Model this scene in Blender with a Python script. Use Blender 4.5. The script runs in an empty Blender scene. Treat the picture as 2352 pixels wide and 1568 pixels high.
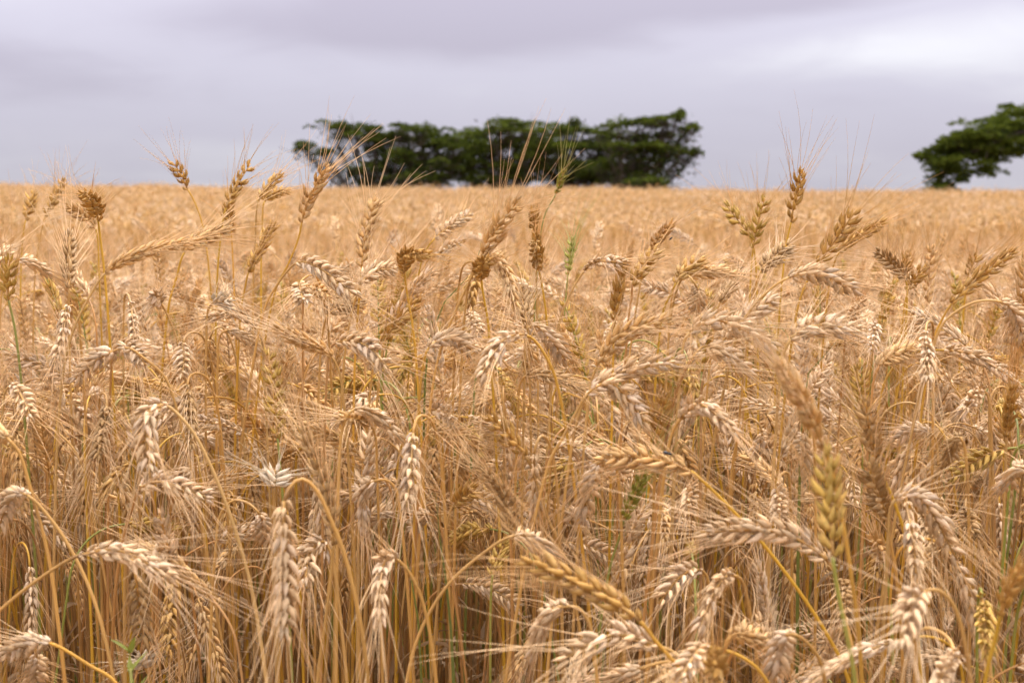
import bpy, math, random
import numpy as np
from mathutils import Vector, Matrix

R = random.Random(7)
NR = np.random.default_rng(11)
scene = bpy.context.scene
COL = scene.collection

# ------------------------------------------------------------------ camera, sky, sun, exposure
EYE, HOR, FPX = 1.12, 470.0, 2352 * 50 / 36.0
PITCH = math.atan((784 - HOR) / FPX)
cam_d = bpy.data.cameras.new('camera')
cam = bpy.data.objects.new('camera', cam_d); COL.objects.link(cam)
cam.location = (0, 0, EYE)
cam.rotation_euler = (math.radians(90) - PITCH, 0, 0)
cam_d.lens = 50; cam_d.sensor_width = 36
cam_d.clip_start = 0.05; cam_d.clip_end = 8000
cam_d.dof.use_dof = True; cam_d.dof.focus_distance = 1.6; cam_d.dof.aperture_fstop = 10.0
scene.camera = cam

SUN_EL, SUN_AZ = math.radians(62), math.radians(35)      # azimuth from +y (view direction) towards +x
world = bpy.data.worlds.new('World'); scene.world = world; world.use_nodes = True
def build_world():
    nt = world.node_tree; nt.nodes.clear()
    N, L = nt.nodes.new, nt.links.new
    def m(op, a, b=None, c=None):
        n = N('ShaderNodeMath'); n.operation = op
        for i, v in enumerate((a, b, c)):
            if v is None: continue
            if isinstance(v, (int, float)): n.inputs[i].default_value = v
            else: L(v, n.inputs[i])
        return n.outputs[0]
    tc = N('ShaderNodeTexCoord'); sep = N('ShaderNodeSeparateXYZ'); L(tc.outputs['Generated'], sep.inputs[0])
    x, y, z = sep.outputs
    az = m('ARCTAN2', x, y); el = m('ARCSINE', z)
    # soft overcast structure: planar cloud sheet, stretched sideways
    zz = m('ADD', m('MAXIMUM', z, 0.0), 0.10)
    cmb = N('ShaderNodeCombineXYZ')
    L(m('DIVIDE', x, zz), cmb.inputs[0]); L(m('MULTIPLY', m('DIVIDE', y, zz), 1.0), cmb.inputs[1])
    no = N('ShaderNodeTexNoise'); no.inputs['Scale'].default_value = 0.55; no.inputs['Detail'].default_value = 3.5
    no.inputs['Roughness'].default_value = 0.45; no.inputs['Distortion'].default_value = 0.6
    L(cmb.outputs[0], no.inputs['Vector'])
    nv = m('SUBTRACT', no.outputs['Fac'], 0.5)
    cm2 = N('ShaderNodeCombineXYZ')
    L(m('MULTIPLY', az, 5.0), cm2.inputs[0]); L(m('MULTIPLY', el, 22.0), cm2.inputs[1])
    n2 = N('ShaderNodeTexNoise'); n2.inputs['Scale'].default_value = 1.0; n2.inputs['Detail'].default_value = 4.5
    L(cm2.outputs[0], n2.inputs['Vector'])
    w2 = m('SUBTRACT', n2.outputs['Fac'], 0.5)
    cm3 = N('ShaderNodeCombineXYZ')
    L(m('MULTIPLY', az, 11.0), cm3.inputs[0]); L(m('MULTIPLY', el, 26.0), cm3.inputs[1])
    n3 = N('ShaderNodeTexNoise'); n3.inputs['Scale'].default_value = 1.0; n3.inputs['Detail'].default_value = 5.0; n3.inputs['Distortion'].default_value = .8
    L(cm3.outputs[0], n3.inputs['Vector'])
    w3 = m('SUBTRACT', n3.outputs['Fac'], 0.5)
    azw = m('ADD', az, m('MULTIPLY', w2, 0.12)); elw = m('ADD', el, m('MULTIPLY', w2, 0.024))
    def blob(u, v, su, sv, amp, tilt=0.0):
        a = m('SUBTRACT', azw, (u - 1176) / FPX); e = m('SUBTRACT', elw, (HOR - v) / FPX)
        e = m('SUBTRACT', e, m('MULTIPLY', a, tilt))
        q = m('ADD', m('POWER', m('ABSOLUTE', m('DIVIDE', a, su / FPX)), 2.0), m('POWER', m('ABSOLUTE', m('DIVIDE', e, sv / FPX)), 2.0))
        return m('MULTIPLY', m('EXPONENT', m('MULTIPLY', q, -1.0)), amp)
    blobs = [(1130, 90, 430, 75, -.26), (1700, 0, 600, 75, -.36), (760, 50, 470, 75, -.20), (150, 195, 420, 75, -.20),
             (2230, 110, 420, 95, .31), (1700, 165, 480, 80, .06), (40, 0, 260, 60, .16), (700, 185, 380, 50, .06),
             (1950, 280, 600, 50, -.05), (1100, 260, 500, 50, -.03)]
    s = m('MULTIPLY', nv, 0.22)
    s = m('ADD', s, m('MULTIPLY', w2, 0.34))
    s = m('ADD', s, m('MULTIPLY', w3, 0.20))
    for b in blobs: s = m('ADD', s, blob(*b))
    # towards the horizon the sheet thins and brightens a little
    hz = m('MULTIPLY', m('EXPONENT', m('MULTIPLY', m('ABSOLUTE', el), -30.0)), 0.24)
    s = m('ADD', s, hz)
    fac = m('ADD', m('MULTIPLY', s, 1.0), 0.5)
    ramp = N('ShaderNodeValToRGB'); L(fac, ramp.inputs[0])
    cr = ramp.color_ramp; cr.interpolation = 'EASE'
    cr.elements[0].position = 0.20; cr.elements[0].color = (.192, .178, .218, 1)
    cr.elements[1].position = 0.92; cr.elements[1].color = (.338, .336, .360, 1)
    e = cr.elements.new(0.5); e.color = (.246, .236, .280, 1)
    # sky overhead boosted past a natural overcast, added to brighten the wheat
    zenith_gain = m('ADD', m('MULTIPLY', m('MAXIMUM', z, 0.0), 4.3), 1.0)
    hi = N('ShaderNodeMix'); hi.data_type = 'RGBA'; L(m('MINIMUM', m('MAXIMUM', m('MULTIPLY', m('SUBTRACT', z, .16), 1.4), 0.0), .75), hi.inputs[0])
    L(ramp.outputs[0], hi.inputs[6]); hi.inputs[7].default_value = (.300, .287, .280, 1)     # the cloud loses its lilac cast overhead
    vm = N('ShaderNodeVectorMath'); vm.operation = 'SCALE'; L(hi.outputs[2], vm.inputs[0]); L(m('MULTIPLY', zenith_gain, 10.0), vm.inputs['Scale'])
    sky = N('ShaderNodeTexSky'); sky.sky_type = 'NISHITA'; sky.sun_disc = False
    sky.sun_elevation = SUN_EL; sky.sun_rotation = SUN_AZ
    mix = N('ShaderNodeMix'); mix.data_type = 'RGBA'; mix.inputs[0].default_value = 0.97
    L(sky.outputs[0], mix.inputs[6]); L(vm.outputs[0], mix.inputs[7])
    bg = N('ShaderNodeBackground'); bg.inputs[1].default_value = 0.1; L(mix.outputs[2], bg.inputs[0])
    out = N('ShaderNodeOutputWorld'); L(bg.outputs[0], out.inputs[0])
build_world()

sd = bpy.data.lights.new('sun', 'SUN'); sd.energy = 1.5; sd.angle = math.radians(11); sd.color = (1, .95, .88)
sun = bpy.data.objects.new('sun', sd); COL.objects.link(sun)
sdir = Vector((math.sin(SUN_AZ) * math.cos(SUN_EL), math.cos(SUN_AZ) * math.cos(SUN_EL), math.sin(SUN_EL)))
sun.rotation_euler = sdir.to_track_quat('Z', 'Y').to_euler(); sun.location = sdir * 50

vs = scene.view_settings
vs.view_transform = 'Standard'; vs.look = 'None'; vs.gamma = 1; vs.exposure = 0.99; vs.use_curve_mapping = False
scene.render.engine = 'CYCLES'
scene.cycles.max_bounces = 4; scene.cycles.diffuse_bounces = 2; scene.cycles.transmission_bounces = 4
scene.cycles.use_denoising = True
scene.cycles.use_adaptive_sampling = True; scene.cycles.adaptive_threshold = .03

# ------------------------------------------------------------------ helpers
CP, SP = math.cos(PITCH), math.sin(PITCH)
def at(u, v, d):
    xc = (u - 1176) / FPX * d; yc = -(v - 784) / FPX * d
    return np.array((xc, yc * SP + d * CP, EYE + yc * CP - d * SP))
def project(P):
    P = np.asarray(P, float); dx = P[..., 0]; dy = P[..., 1]; dz = P[..., 2] - EYE
    d = dy * CP - dz * SP; yc = dy * SP + dz * CP
    d = np.where(np.abs(d) < 1e-4, 1e-4, d)
    return 1176 + dx / d * FPX, 784 - yc / d * FPX, d

PROF_D = np.array([-4000, -20, 0, 2, 4, 7, 12, 20, 30, 35, 40, 50, 70, 110, 200, 400, 4000.])
PROF_Z = np.array([0, 0, 0, 0, -.07, -.11, -.15, -.09, .22, .36, .47, .58, .72, .90, .8, .1, -6.])
def ground_z(x, y):
    x = np.asarray(x, float); y = np.asarray(y, float)
    # smoothed profile
    z = sum(np.interp(y + o, PROF_D, PROF_Z) for o in (-1.5, -.75, 0, .75, 1.5)) / 5
    t = np.clip((y - 4) / 31, 0, 1)
    z = z - 0.0062 * np.clip(x, -40, 40) * t + .03 * np.sin(x * .45 + 1.0) * t + .02 * np.sin(x * 1.1 + y * .3) * t
    return z

def tag(o, label=None, cat=None, group=None, kind=None):
    if label: o['label'] = label
    if cat: o['category'] = cat
    if group: o['group'] = group
    if kind: o['kind'] = kind
    return o

def mesh_from(name, V, F, mats, mi=None, smooth=True):
    me = bpy.data.meshes.new(name)
    me.from_pydata(np.asarray(V).tolist(), [], F if isinstance(F, list) else F.tolist())
    for mt in mats: me.materials.append(mt)
    if mi is not None: me.polygons.foreach_set('material_index', np.asarray(mi, dtype=np.int32))
    if smooth: me.polygons.foreach_set('use_smooth', np.ones(len(me.polygons), dtype=bool))
    me.update()
    return me

def link(name, data, parent=None, loc=None):
    o = bpy.data.objects.new(name, data); COL.objects.link(o)
    if parent is not None: o.parent = parent
    if loc is not None: o.location = loc
    return o

def spline(P, n):
    """centripetal-ish Catmull-Rom through P, resampled evenly to n points"""
    P = np.asarray(P, float)
    Q = np.vstack([2 * P[0] - P[1], P, 2 * P[-1] - P[-2]])
    out = []
    for i in range(1, len(Q) - 2):
        p0, p1, p2, p3 = Q[i - 1], Q[i], Q[i + 1], Q[i + 2]
        t1 = 1.0; l = np.linalg.norm
        a = max(l(p1 - p0), 1e-5) ** .5; b = max(l(p2 - p1), 1e-5) ** .5; c = max(l(p3 - p2), 1e-5) ** .5
        m1 = (p1 - p0) / a - (p2 - p0) / (a + b) + (p2 - p1) / b
        m2 = (p2 - p1) / b - (p3 - p1) / (b + c) + (p3 - p2) / c
        m1 *= b; m2 *= b
        t = np.linspace(0, 1, 16, endpoint=False)[:, None]
        h = 2 * t**3 - 3 * t**2 + 1, t**3 - 2 * t**2 + t, -2 * t**3 + 3 * t**2, t**3 - t**2
        out.append(h[0] * p1 + h[1] * m1 + h[2] * p2 + h[3] * m2)
    out = np.vstack(out + [P[-1:]])
    return resample(out, n)
def resample(C, n):
    s = np.concatenate([[0], np.cumsum(np.linalg.norm(np.diff(C, axis=0), axis=1))])
    t = np.linspace(0, s[-1], n)
    return np.stack([np.interp(t, s, C[:, k]) for k in range(3)], 1)
def smooth_curve(C, sig):
    k = np.exp(-.5 * (np.arange(-3 * sig, 3 * sig + 1) / sig) ** 2); k /= k.sum(); m = 3 * sig
    P = np.vstack([2 * C[0] - C[m:0:-1], C, 2 * C[-1] - C[-2:-m - 2:-1]])
    return np.stack([np.convolve(P[:, q], k, 'valid') for q in range(3)], 1)
def tangents(C):
    T = np.gradient(C, axis=0)
    return T / np.maximum(np.linalg.norm(T, axis=1, keepdims=True), 1e-9)
def frames(C, ref):
    T = tangents(C); N = np.empty_like(T)
    n = ref - T[0] * np.dot(ref, T[0])
    for i in range(len(C)):
        n = n - T[i] * np.dot(n, T[i]); n = n / max(np.linalg.norm(n), 1e-9); N[i] = n
    return T, N, np.cross(T, N)
def tube(C, rad, sides=6, flat=1.0, ref=None):
    C = np.asarray(C, float)
    T, N, B = frames(C, np.array(ref if ref is not None else (.83, .31, .11)))
    a = np.linspace(0, 2 * np.pi, sides, endpoint=False)
    rad = np.broadcast_to(np.asarray(rad, float), (len(C),))
    V = C[:, None] + rad[:, None, None] * (np.cos(a)[None, :, None] * N[:, None] + flat * np.sin(a)[None, :, None] * B[:, None])
    n = len(C); i = np.arange(n - 1)[:, None] * sides; j = np.arange(sides)[None]; k = (j + 1) % sides
    F = np.stack([i + j, i + k, i + sides + k, i + sides + j], -1).reshape(-1, 4)
    F = F.tolist() + [list(range(sides))[::-1], [(n - 1) * sides + q for q in range(sides)]]
    return V.reshape(-1, 3), F

class MB:
    def __init__(s): s.V = []; s.F = []; s.M = []; s.n = 0
    def add(s, V, F, mi=0):
        V = np.asarray(V); n = s.n
        if not isinstance(F, list): F = F.tolist()
        s.V.append(V); s.F += [[q + n for q in f] for f in F]; s.M += [mi] * len(F); s.n += len(V)
    def mesh(s, name, mats, smooth=True): return mesh_from(name, np.vstack(s.V), s.F, mats, s.M, smooth)

# ------------------------------------------------------------------ materials
def plant_mat(name, cols=None, spot=(.10, .07, .05), spot_amt=.25, scale=260., rough=.55, transl=.08, streak=None, var=.17, grain=.0, spec=.35):
    m = bpy.data.materials.new(name); m.use_nodes = True
    nt = m.node_tree; nt.nodes.clear(); N, L = nt.nodes.new, nt.links.new
    oi = N('ShaderNodeObjectInfo'); rp = N('ShaderNodeValToRGB'); L(oi.outputs['Random'], rp.inputs[0])
    cr = rp.color_ramp
    for i, c in enumerate(cols):
        p = i / max(len(cols) - 1, 1)
        if i == 0: cr.elements[0].position = 0; cr.elements[0].color = (*c, 1)
        elif i == len(cols) - 1: cr.elements[len(cr.elements) - 1].position = 1; cr.elements[len(cr.elements) - 1].color = (*c, 1)
        else: e = cr.elements.new(p); e.color = (*c, 1)
    tc = N('ShaderNodeTexCoord'); mp = N('ShaderNodeMapping'); L(tc.outputs['Object'], mp.inputs[0])
    mp.inputs['Scale'].default_value = streak or (1, 1, 1)
    # shift the pattern from one plant to the next
    sc = N('ShaderNodeMath'); sc.operation = 'MULTIPLY'; sc.inputs[1].default_value = 37.0; L(oi.outputs['Random'], sc.inputs[0])
    L(sc.outputs[0], mp.inputs['Location'])
    n1 = N('ShaderNodeTexNoise'); n1.inputs['Scale'].default_value = scale; n1.inputs['Detail'].default_value = 3; L(mp.outputs[0], n1.inputs['Vector'])
    mr = N('ShaderNodeMapRange'); mr.inputs[1].default_value = .56; mr.inputs[2].default_value = .74; mr.inputs[3].default_value = 0; mr.inputs[4].default_value = spot_amt
    L(n1.outputs['Fac'], mr.inputs[0])
    mx = N('ShaderNodeMix'); mx.data_type = 'RGBA'; L(mr.outputs[0], mx.inputs[0]); L(rp.outputs[0], mx.inputs[6]); mx.inputs[7].default_value = (*spot, 1)
    n2 = N('ShaderNodeTexNoise'); n2.inputs['Scale'].default_value = scale * .35; L(mp.outputs[0], n2.inputs['Vector'])
    m2 = N('ShaderNodeMapRange'); m2.inputs[1].default_value = .3; m2.inputs[2].default_value = .7; m2.inputs[3].default_value = 1 - var * 1.4; m2.inputs[4].default_value = 1 + var
    L(n2.outputs['Fac'], m2.inputs[0])
    vm = N('ShaderNodeVectorMath'); vm.operation = 'SCALE'; L(mx.outputs[2], vm.inputs[0]); L(m2.outputs[0], vm.inputs['Scale'])
    if grain:
        ge = N('ShaderNodeNewGeometry'); m3 = N('ShaderNodeMapRange'); L(ge.outputs['Random Per Island'], m3.inputs[0])
        m3.inputs[3].default_value = 1 - grain; m3.inputs[4].default_value = 1 + grain * .6
        v2 = N('ShaderNodeVectorMath'); v2.operation = 'SCALE'; L(vm.outputs[0], v2.inputs[0]); L(m3.outputs[0], v2.inputs['Scale']); vm = v2
    pb = N('ShaderNodeBsdfPrincipled'); L(vm.outputs[0], pb.inputs['Base Color']); pb.inputs['Roughness'].default_value = rough
    pb.inputs['Specular IOR Level'].default_value = spec
    out = N('ShaderNodeOutputMaterial')
    if transl:
        tr = N('ShaderNodeBsdfTranslucent'); L(vm.outputs[0], tr.inputs[0])
        ms = N('ShaderNodeMixShader'); ms.inputs[0].default_value = transl
        L(pb.outputs[0], ms.inputs[1]); L(tr.outputs[0], ms.inputs[2]); L(ms.outputs[0], out.inputs[0])
    else: L(pb.outputs[0], out.inputs[0])
    return m

EAR = {
 'P': plant_mat('ear_pale', grain=.24, cols=[(0.900, 0.656, 0.396), (0.860, 0.566, 0.286), (0.920, 0.694, 0.473)], spot_amt=.48),
 'T': plant_mat('ear_tan', grain=.24, cols=[(0.840, 0.526, 0.209), (0.780, 0.447, 0.154), (0.860, 0.576, 0.275)], spot_amt=.48),
 'B': plant_mat('ear_brown_gold', grain=.24, cols=[(0.700, 0.403, 0.100), (0.620, 0.333, 0.075), (0.760, 0.464, 0.150)], spot_amt=.35),
 'G': plant_mat('ear_green_gold', grain=.24, cols=[(.72, .45, .10), (.64, .40, .08), (.74, .46, .12)], spot=(.26, .26, .04), spot_amt=.4),
 'N': plant_mat('ear_green', grain=.24, cols=[(.40, .36, .05), (.34, .32, .045), (.45, .38, .06)], spot=(.08, .12, .02), spot_amt=.3),
 'W': plant_mat('ear_bleached', grain=.24, cols=[(.90, .74, .54), (.88, .70, .48), (.92, .78, .58)], spot_amt=.08),
 'K': plant_mat('ear_weathered', grain=.24, cols=[(.60, .37, .15), (.54, .32, .12), (.64, .41, .19)], spot=(.07, .055, .05), spot_amt=.55),
}
STEM = {
 'y': plant_mat('stem_yellow', [(0.681, 0.378, 0.041), (0.644, 0.368, 0.036), (0.681, 0.359, 0.063)], spot=(.35, .17, .04), spot_amt=.7, scale=60, streak=(1, 1, .25), transl=.05, rough=.4),
 't': plant_mat('stem_straw', [(0.642, 0.371, 0.114), (0.595, 0.319, 0.084), (0.657, 0.409, 0.152)], spot=(.30, .16, .07), spot_amt=.7, scale=60, streak=(1, 1, .2), transl=.05, rough=.4),
 'p': plant_mat('stem_rosy_straw', [(0.579, 0.302, 0.101), (0.519, 0.253, 0.073), (0.593, 0.337, 0.137)], spot=(.22, .11, .06), spot_amt=.7, scale=60, streak=(1, 1, .2), transl=.05, rough=.45),
 'g': plant_mat('stem_green', [(.30, .31, .06), (.36, .33, .07), (.24, .29, .07)], spot=(.45, .32, .08), spot_amt=.5, scale=25, streak=(1, 1, .3), transl=.05, rough=.4),
 'd': plant_mat('stem_weathered', [(0.360, 0.195, 0.066), (0.274, 0.139, 0.044), (0.403, 0.230, 0.074)], spot=(.10, .06, .04), spot_amt=.6, scale=70, streak=(1, 1, .15), transl=.0, rough=.6),
}
AWN = {
 'P': plant_mat('awn_pale', [(0.948, 0.674, 0.373), (0.927, 0.614, 0.305), (0.968, 0.715, 0.441)], spot_amt=.1, transl=.25, scale=80),
 'B': plant_mat('awn_gold', [(0.803, 0.484, 0.170), (0.742, 0.423, 0.135), (0.845, 0.524, 0.226)], spot_amt=.1, transl=.25, scale=80),
 'N': plant_mat('awn_green', [(.44, .42, .10), (.50, .45, .14), (.40, .38, .08)], spot_amt=.05, transl=.25, scale=80),
 'W': plant_mat('awn_bleached', [(.92, .74, .50), (.90, .72, .48), (.92, .76, .54)], spot_amt=.05, transl=.25, scale=80),
}
AWN['T'] = AWN['P']; AWN['K'] = AWN['P']; AWN['G'] = AWN['B']
LEAF = plant_mat('leaf_dry', [(0.368, 0.224, 0.096), (0.272, 0.152, 0.064), (0.448, 0.296, 0.152)], spot=(.12, .07, .04), spot_amt=.6, scale=60, streak=(1, 1, .2), transl=.3)
LEAFG = plant_mat('leaf_green', [(.14, .17, .03), (.20, .20, .04), (.11, .14, .03)], spot=(.2, .2, .05), spot_amt=.3, scale=60, streak=(1, 1, .2), transl=.3)

def soil_mat():
    m = bpy.data.materials.new('soil'); m.use_nodes = True
    nt = m.node_tree; N, L = nt.nodes.new, nt.links.new; pb = nt.nodes['Principled BSDF']
    tc = N('ShaderNodeTexCoord')
    a = N('ShaderNodeTexNoise'); a.inputs['Scale'].default_value = 9; a.inputs['Detail'].default_value = 8; L(tc.outputs['Object'], a.inputs['Vector'])
    r = N('ShaderNodeValToRGB'); L(a.outputs['Fac'], r.inputs[0])
    r.color_ramp.elements[0].position = .3; r.color_ramp.elements[0].color = (.06, .035, .018, 1)
    r.color_ramp.elements[1].position = .75; r.color_ramp.elements[1].color = (.26, .16, .075, 1)
    b = N('ShaderNodeBump'); b.inputs['Strength'].default_value = .6; b.inputs['Distance'].default_value = .02; L(a.outputs['Fac'], b.inputs['Height'])
    L(r.outputs[0], pb.inputs['Base Color']); L(b.outputs[0], pb.inputs['Normal']); pb.inputs['Roughness'].default_value = .9
    return m

# ------------------------------------------------------------------ ground
def build_ground():
    ys = np.unique(np.concatenate([[-3000, -600, -120, -30, -8, -2], np.arange(0, 60, .8), np.arange(60, 140, 6), [160, 200, 300, 450, 800, 1600, 3500, 7000]]))
    xs = np.unique(np.concatenate([[-5000, -1500, -400, -120], np.arange(-60, 60.1, 2.0), [120, 400, 1500, 5000]]))
    X, Y = np.meshgrid(xs, ys); Z = ground_z(X, Y)
    V = np.stack([X, Y, Z], -1).reshape(-1, 3); w = len(xs)
    i = (np.arange(len(ys) - 1)[:, None] * w + np.arange(w - 1)[None]).reshape(-1)
    F = np.stack([i, i + 1, i + w + 1, i + w], 1)
    o = link('ground', mesh_from('ground', V, F, [soil_mat()]))
    tag(o, 'brown soil under the standing wheat', 'ground', kind='structure')
build_ground()

# ------------------------------------------------------------------ spikelets
def floret(length, wid, thick, sides, prof, bendy=0.12):
    """teardrop glume along +z, base at origin, bowed outward along +y, keeled"""
    V = []; n = len(prof)
    a = np.linspace(0, 2 * np.pi, sides, endpoint=False) + np.pi / 2
    for t, r in prof:
        cy = bendy * length * math.sin(math.pi * min(t, 1)) * .6
        keel = np.where(np.sin(a) > .9, 1.18, 1.0)
        V.append(np.stack([np.cos(a) * wid * .5 * r, cy + np.sin(a) * thick * .5 * r * keel, np.full(sides, t * length)], 1))
    V = np.vstack(V); i = np.arange(n - 1)[:, None] * sides; j = np.arange(sides)[None]; k = (j + 1) % sides
    F = np.stack([i + j, i + k, i + sides + k, i + sides + j], -1).reshape(-1, 4).tolist()
    F += [list(range(sides))[::-1], [(n - 1) * sides + q for q in range(sides)]]
    return V, F
PROF_HI = [(0, .30), (.12, .74), (.30, 1.0), (.50, .90), (.70, .56), (.86, .24), (1.0, .04)]
PROF_LO = [(0, .4), (.3, 1.0), (.65, .75), (1.0, .06)]
def rot(V, ax, ang):
    return V @ np.array(Matrix.Rotation(ang, 3, ax)).T
def make_spikelet(seed, lo=False):
    r = random.Random(seed); mb = MB()
    if lo:
        V, F = floret(.0125, .0075, .0055, 4, PROF_LO); mb.add(V, F); return mb
    for sx in (-1, 1):                                   # two lateral florets
        V, F = floret(.0140 * r.uniform(.88, 1.10), .0043, .0040, 7, PROF_HI)
        V = rot(V, 'Z', -sx * .75); V = rot(V, 'Y', sx * r.uniform(.24, .40)) + np.array([sx * .0014, 0, 0]); mb.add(V, F)
    V, F = floret(.0126 * r.uniform(.9, 1.08), .0042, .0040, 6, PROF_HI)    # middle floret, sits proud
    V = rot(V, 'X', -.10) + np.array([0, .0016, .0022]); mb.add(V, F)
    for sx in (-1, 1):                                   # short outer glumes at the foot
        V, F = floret(.0078 * r.uniform(.9, 1.1), .0042, .0034, 6, PROF_LO)
        V = rot(V, 'Z', -sx * 1.2); V = rot(V, 'Y', sx * r.uniform(.36, .5)) + np.array([sx * .0016, .0002, -.0006]); mb.add(V, F)
    return mb
SPK = [make_spikelet(s) for s in (1, 2, 3)]
SPK_LO = make_spikelet(0, True)
SPK_MESH = [s.mesh('spikelet', [EAR['P']]) for s in SPK]

def ear_layout(C, side_ref, r, loose=0.0, pitch=.0052, node_scale=1.0):
    """4x4 matrices for the spikelets of an ear whose rachis is the polyline C"""
    L = float(np.sum(np.linalg.norm(np.diff(C, axis=0), axis=1)))
    n = max(5, int(L / pitch))
    P = resample(C, n + 1); T, N, B = frames(P, side_ref)
    mats = []
    for i in range(n):
        t = i / (n - 1); s = 1 if i % 2 else -1
        k = (.72 + .42 * min(1, t / .25)) * (1.0 if t < .7 else 1 - .28 * (t - .7) / .3) * node_scale * r.uniform(.82, 1.12) * .94
        a = r.uniform(.26, .48) + loose * r.uniform(.2, 1.0)
        if i == n - 1: a = .05
        o = N[i] * s + B[i] * r.uniform(-.22, .22); o /= np.linalg.norm(o)
        zax = T[i] * math.cos(a) + o * math.sin(a)
        yax = o - zax * np.dot(o, zax); yax /= np.linalg.norm(yax); xax = np.cross(yax, zax)
        tw = r.gauss(0, .28); xax, yax = xax * math.cos(tw) + yax * math.sin(tw), yax * math.cos(tw) - xax * math.sin(tw)
        M = np.eye(4); M[:3, 0] = xax * k; M[:3, 1] = yax * k; M[:3, 2] = zax * k
        M[:3, 3] = P[i] + o * .0011
        if 1 < i < n - 2 and r.random() < .035: continue      # a lost spikelet
        mats.append(M)
    return mats, T

def awns_geo(starts, dirs, lens, curls, w0, seg=4, sides=3):
    starts, dirs, curls = map(np.asarray, (starts, dirs, curls)); n = len(starts)
    t = np.linspace(0, 1, seg + 1)
    C = starts[:, None] + dirs[:, None] * (t[None, :, None] * np.asarray(lens)[:, None, None]) + curls[:, None] * (t ** 2)[None, :, None]
    ref = np.cross(dirs, np.array((.3, .9, .31))); ref /= np.linalg.norm(ref, axis=1, keepdims=True); b2 = np.cross(dirs, ref)
    rad = w0 * (1 - .74 * t)
    a = np.linspace(0, 2 * np.pi, sides, endpoint=False)
    off = np.cos(a)[None, None, :, None] * ref[:, None, None] + np.sin(a)[None, None, :, None] * b2[:, None, None]
    V = C[:, :, None] + off * rad[None, :, None, None]
    base = (np.arange(n) * (seg + 1) * sides)[:, None, None]; i = np.arange(seg)[None, :, None] * sides; j = np.arange(sides)[None, None]; k = (j + 1) % sides
    F = np.stack([base + i + j, base + i + k, base + i + sides + k, base + i + sides + j], -1).reshape(-1, 4)
    return V.reshape(-1, 3), F

def awns_for(mats, T, r, per=2.4, lo=False, length=.082, splay=0.0, w0=.00042, fluff=0.0):
    S, D, L, K = [], [], [], []
    n = len(mats)
    for i, M in enumerate(mats):
        t = i / max(n - 1, 1)
        if i < 2 and r.random() < .6: continue
        zax = M[:3, 2] / np.linalg.norm(M[:3, 2]); xax = M[:3, 0] / np.linalg.norm(M[:3, 0]); k = np.linalg.norm(M[:3, 2])
        yax = M[:3, 1] / np.linalg.norm(M[:3, 1])
        m = int(per) + (r.random() < per % 1)
        for q in range(m):
            sx = (q - (m - 1) / 2) * .75
            tip = M[:3, 3] + zax * .0095 * k + xax * sx * .0042 + yax * .001
            d = zax + xax * (sx * r.uniform(.10, .40) + r.uniform(-.10, .10)) + yax * (r.uniform(-.16, .18) + splay * r.uniform(0, 1)) - T[min(i, len(T) - 1)] * 0
            d = d + T[min(i, len(T) - 1)] * .35 * (1 - splay)
            d /= np.linalg.norm(d)
            S.append(tip); D.append(d); ln = length * r.uniform(.62, 1.18) * (.55 + .45 * min(1, t * 2.2)); L.append(ln)
            kk = yax * r.uniform(-.12, .16) + xax * r.uniform(-.10, .10) + np.array((0, 0, -.05))
            K.append(kk * ln)
    return awns_geo(S, D, L, K, w0, seg=1 if lo else 4, sides=3)

def leaf_geo(p0, direction, length, width, r, droop=1.0, seg=7):
    d = np.array([direction[0], direction[1], 0.0]); d /= max(np.linalg.norm(d), 1e-6)
    C = []; p = np.array(p0, float); el = r.uniform(.7, 1.25); step = length / seg
    tw = r.uniform(-1.2, 1.2)
    V = []; 
    for i in range(seg + 1):
        t = i / seg
        w = width * (.55 + .45 * min(1, t * 4)) * (1 - t ** 2.2 * .96)
        h = np.cross(d, (0, 0, 1.0)); up = np.array((0, 0, 1.0))
        a = tw * t * 2
        side = h * math.cos(a) + (up * math.cos(el) - d * math.sin(el)) * math.sin(a)
        nrm = np.cross(side, d * math.cos(el) + up * math.sin(el))
        V += [p - side * w * .5, p + nrm * w * .16, p + side * w * .5]
        p = p + (d * math.cos(el) + up * math.sin(el)) * step
        el -= droop * r.uniform(.15, .55)
    F = []
    for i in range(seg):
        b = i * 3
        F += [[b, b + 1, b + 4, b + 3], [b + 1, b + 2, b + 5, b + 4]]
    return np.array(V), F

def arc(C):
    q = np.concatenate([[0], np.cumsum(np.linalg.norm(np.diff(C, axis=0), axis=1))]); return q / q[-1]
def stem_radius(n, r, top=.00115, bot=.0022, sheath=None):
    t = np.linspace(0, 1, n) if np.isscalar(n) else np.asarray(n)      # 0 ground .. 1 neck
    rad = bot + (top - bot) * t ** 1.3
    sh = sheath if sheath is not None else r.uniform(.50, .72)
    rad = rad * np.where(t < sh, 1.22, 1.0)
    for nd in (.16, .42): rad = rad * (1 + .22 * np.exp(-((t - nd) / .012) ** 2))
    return rad

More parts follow.
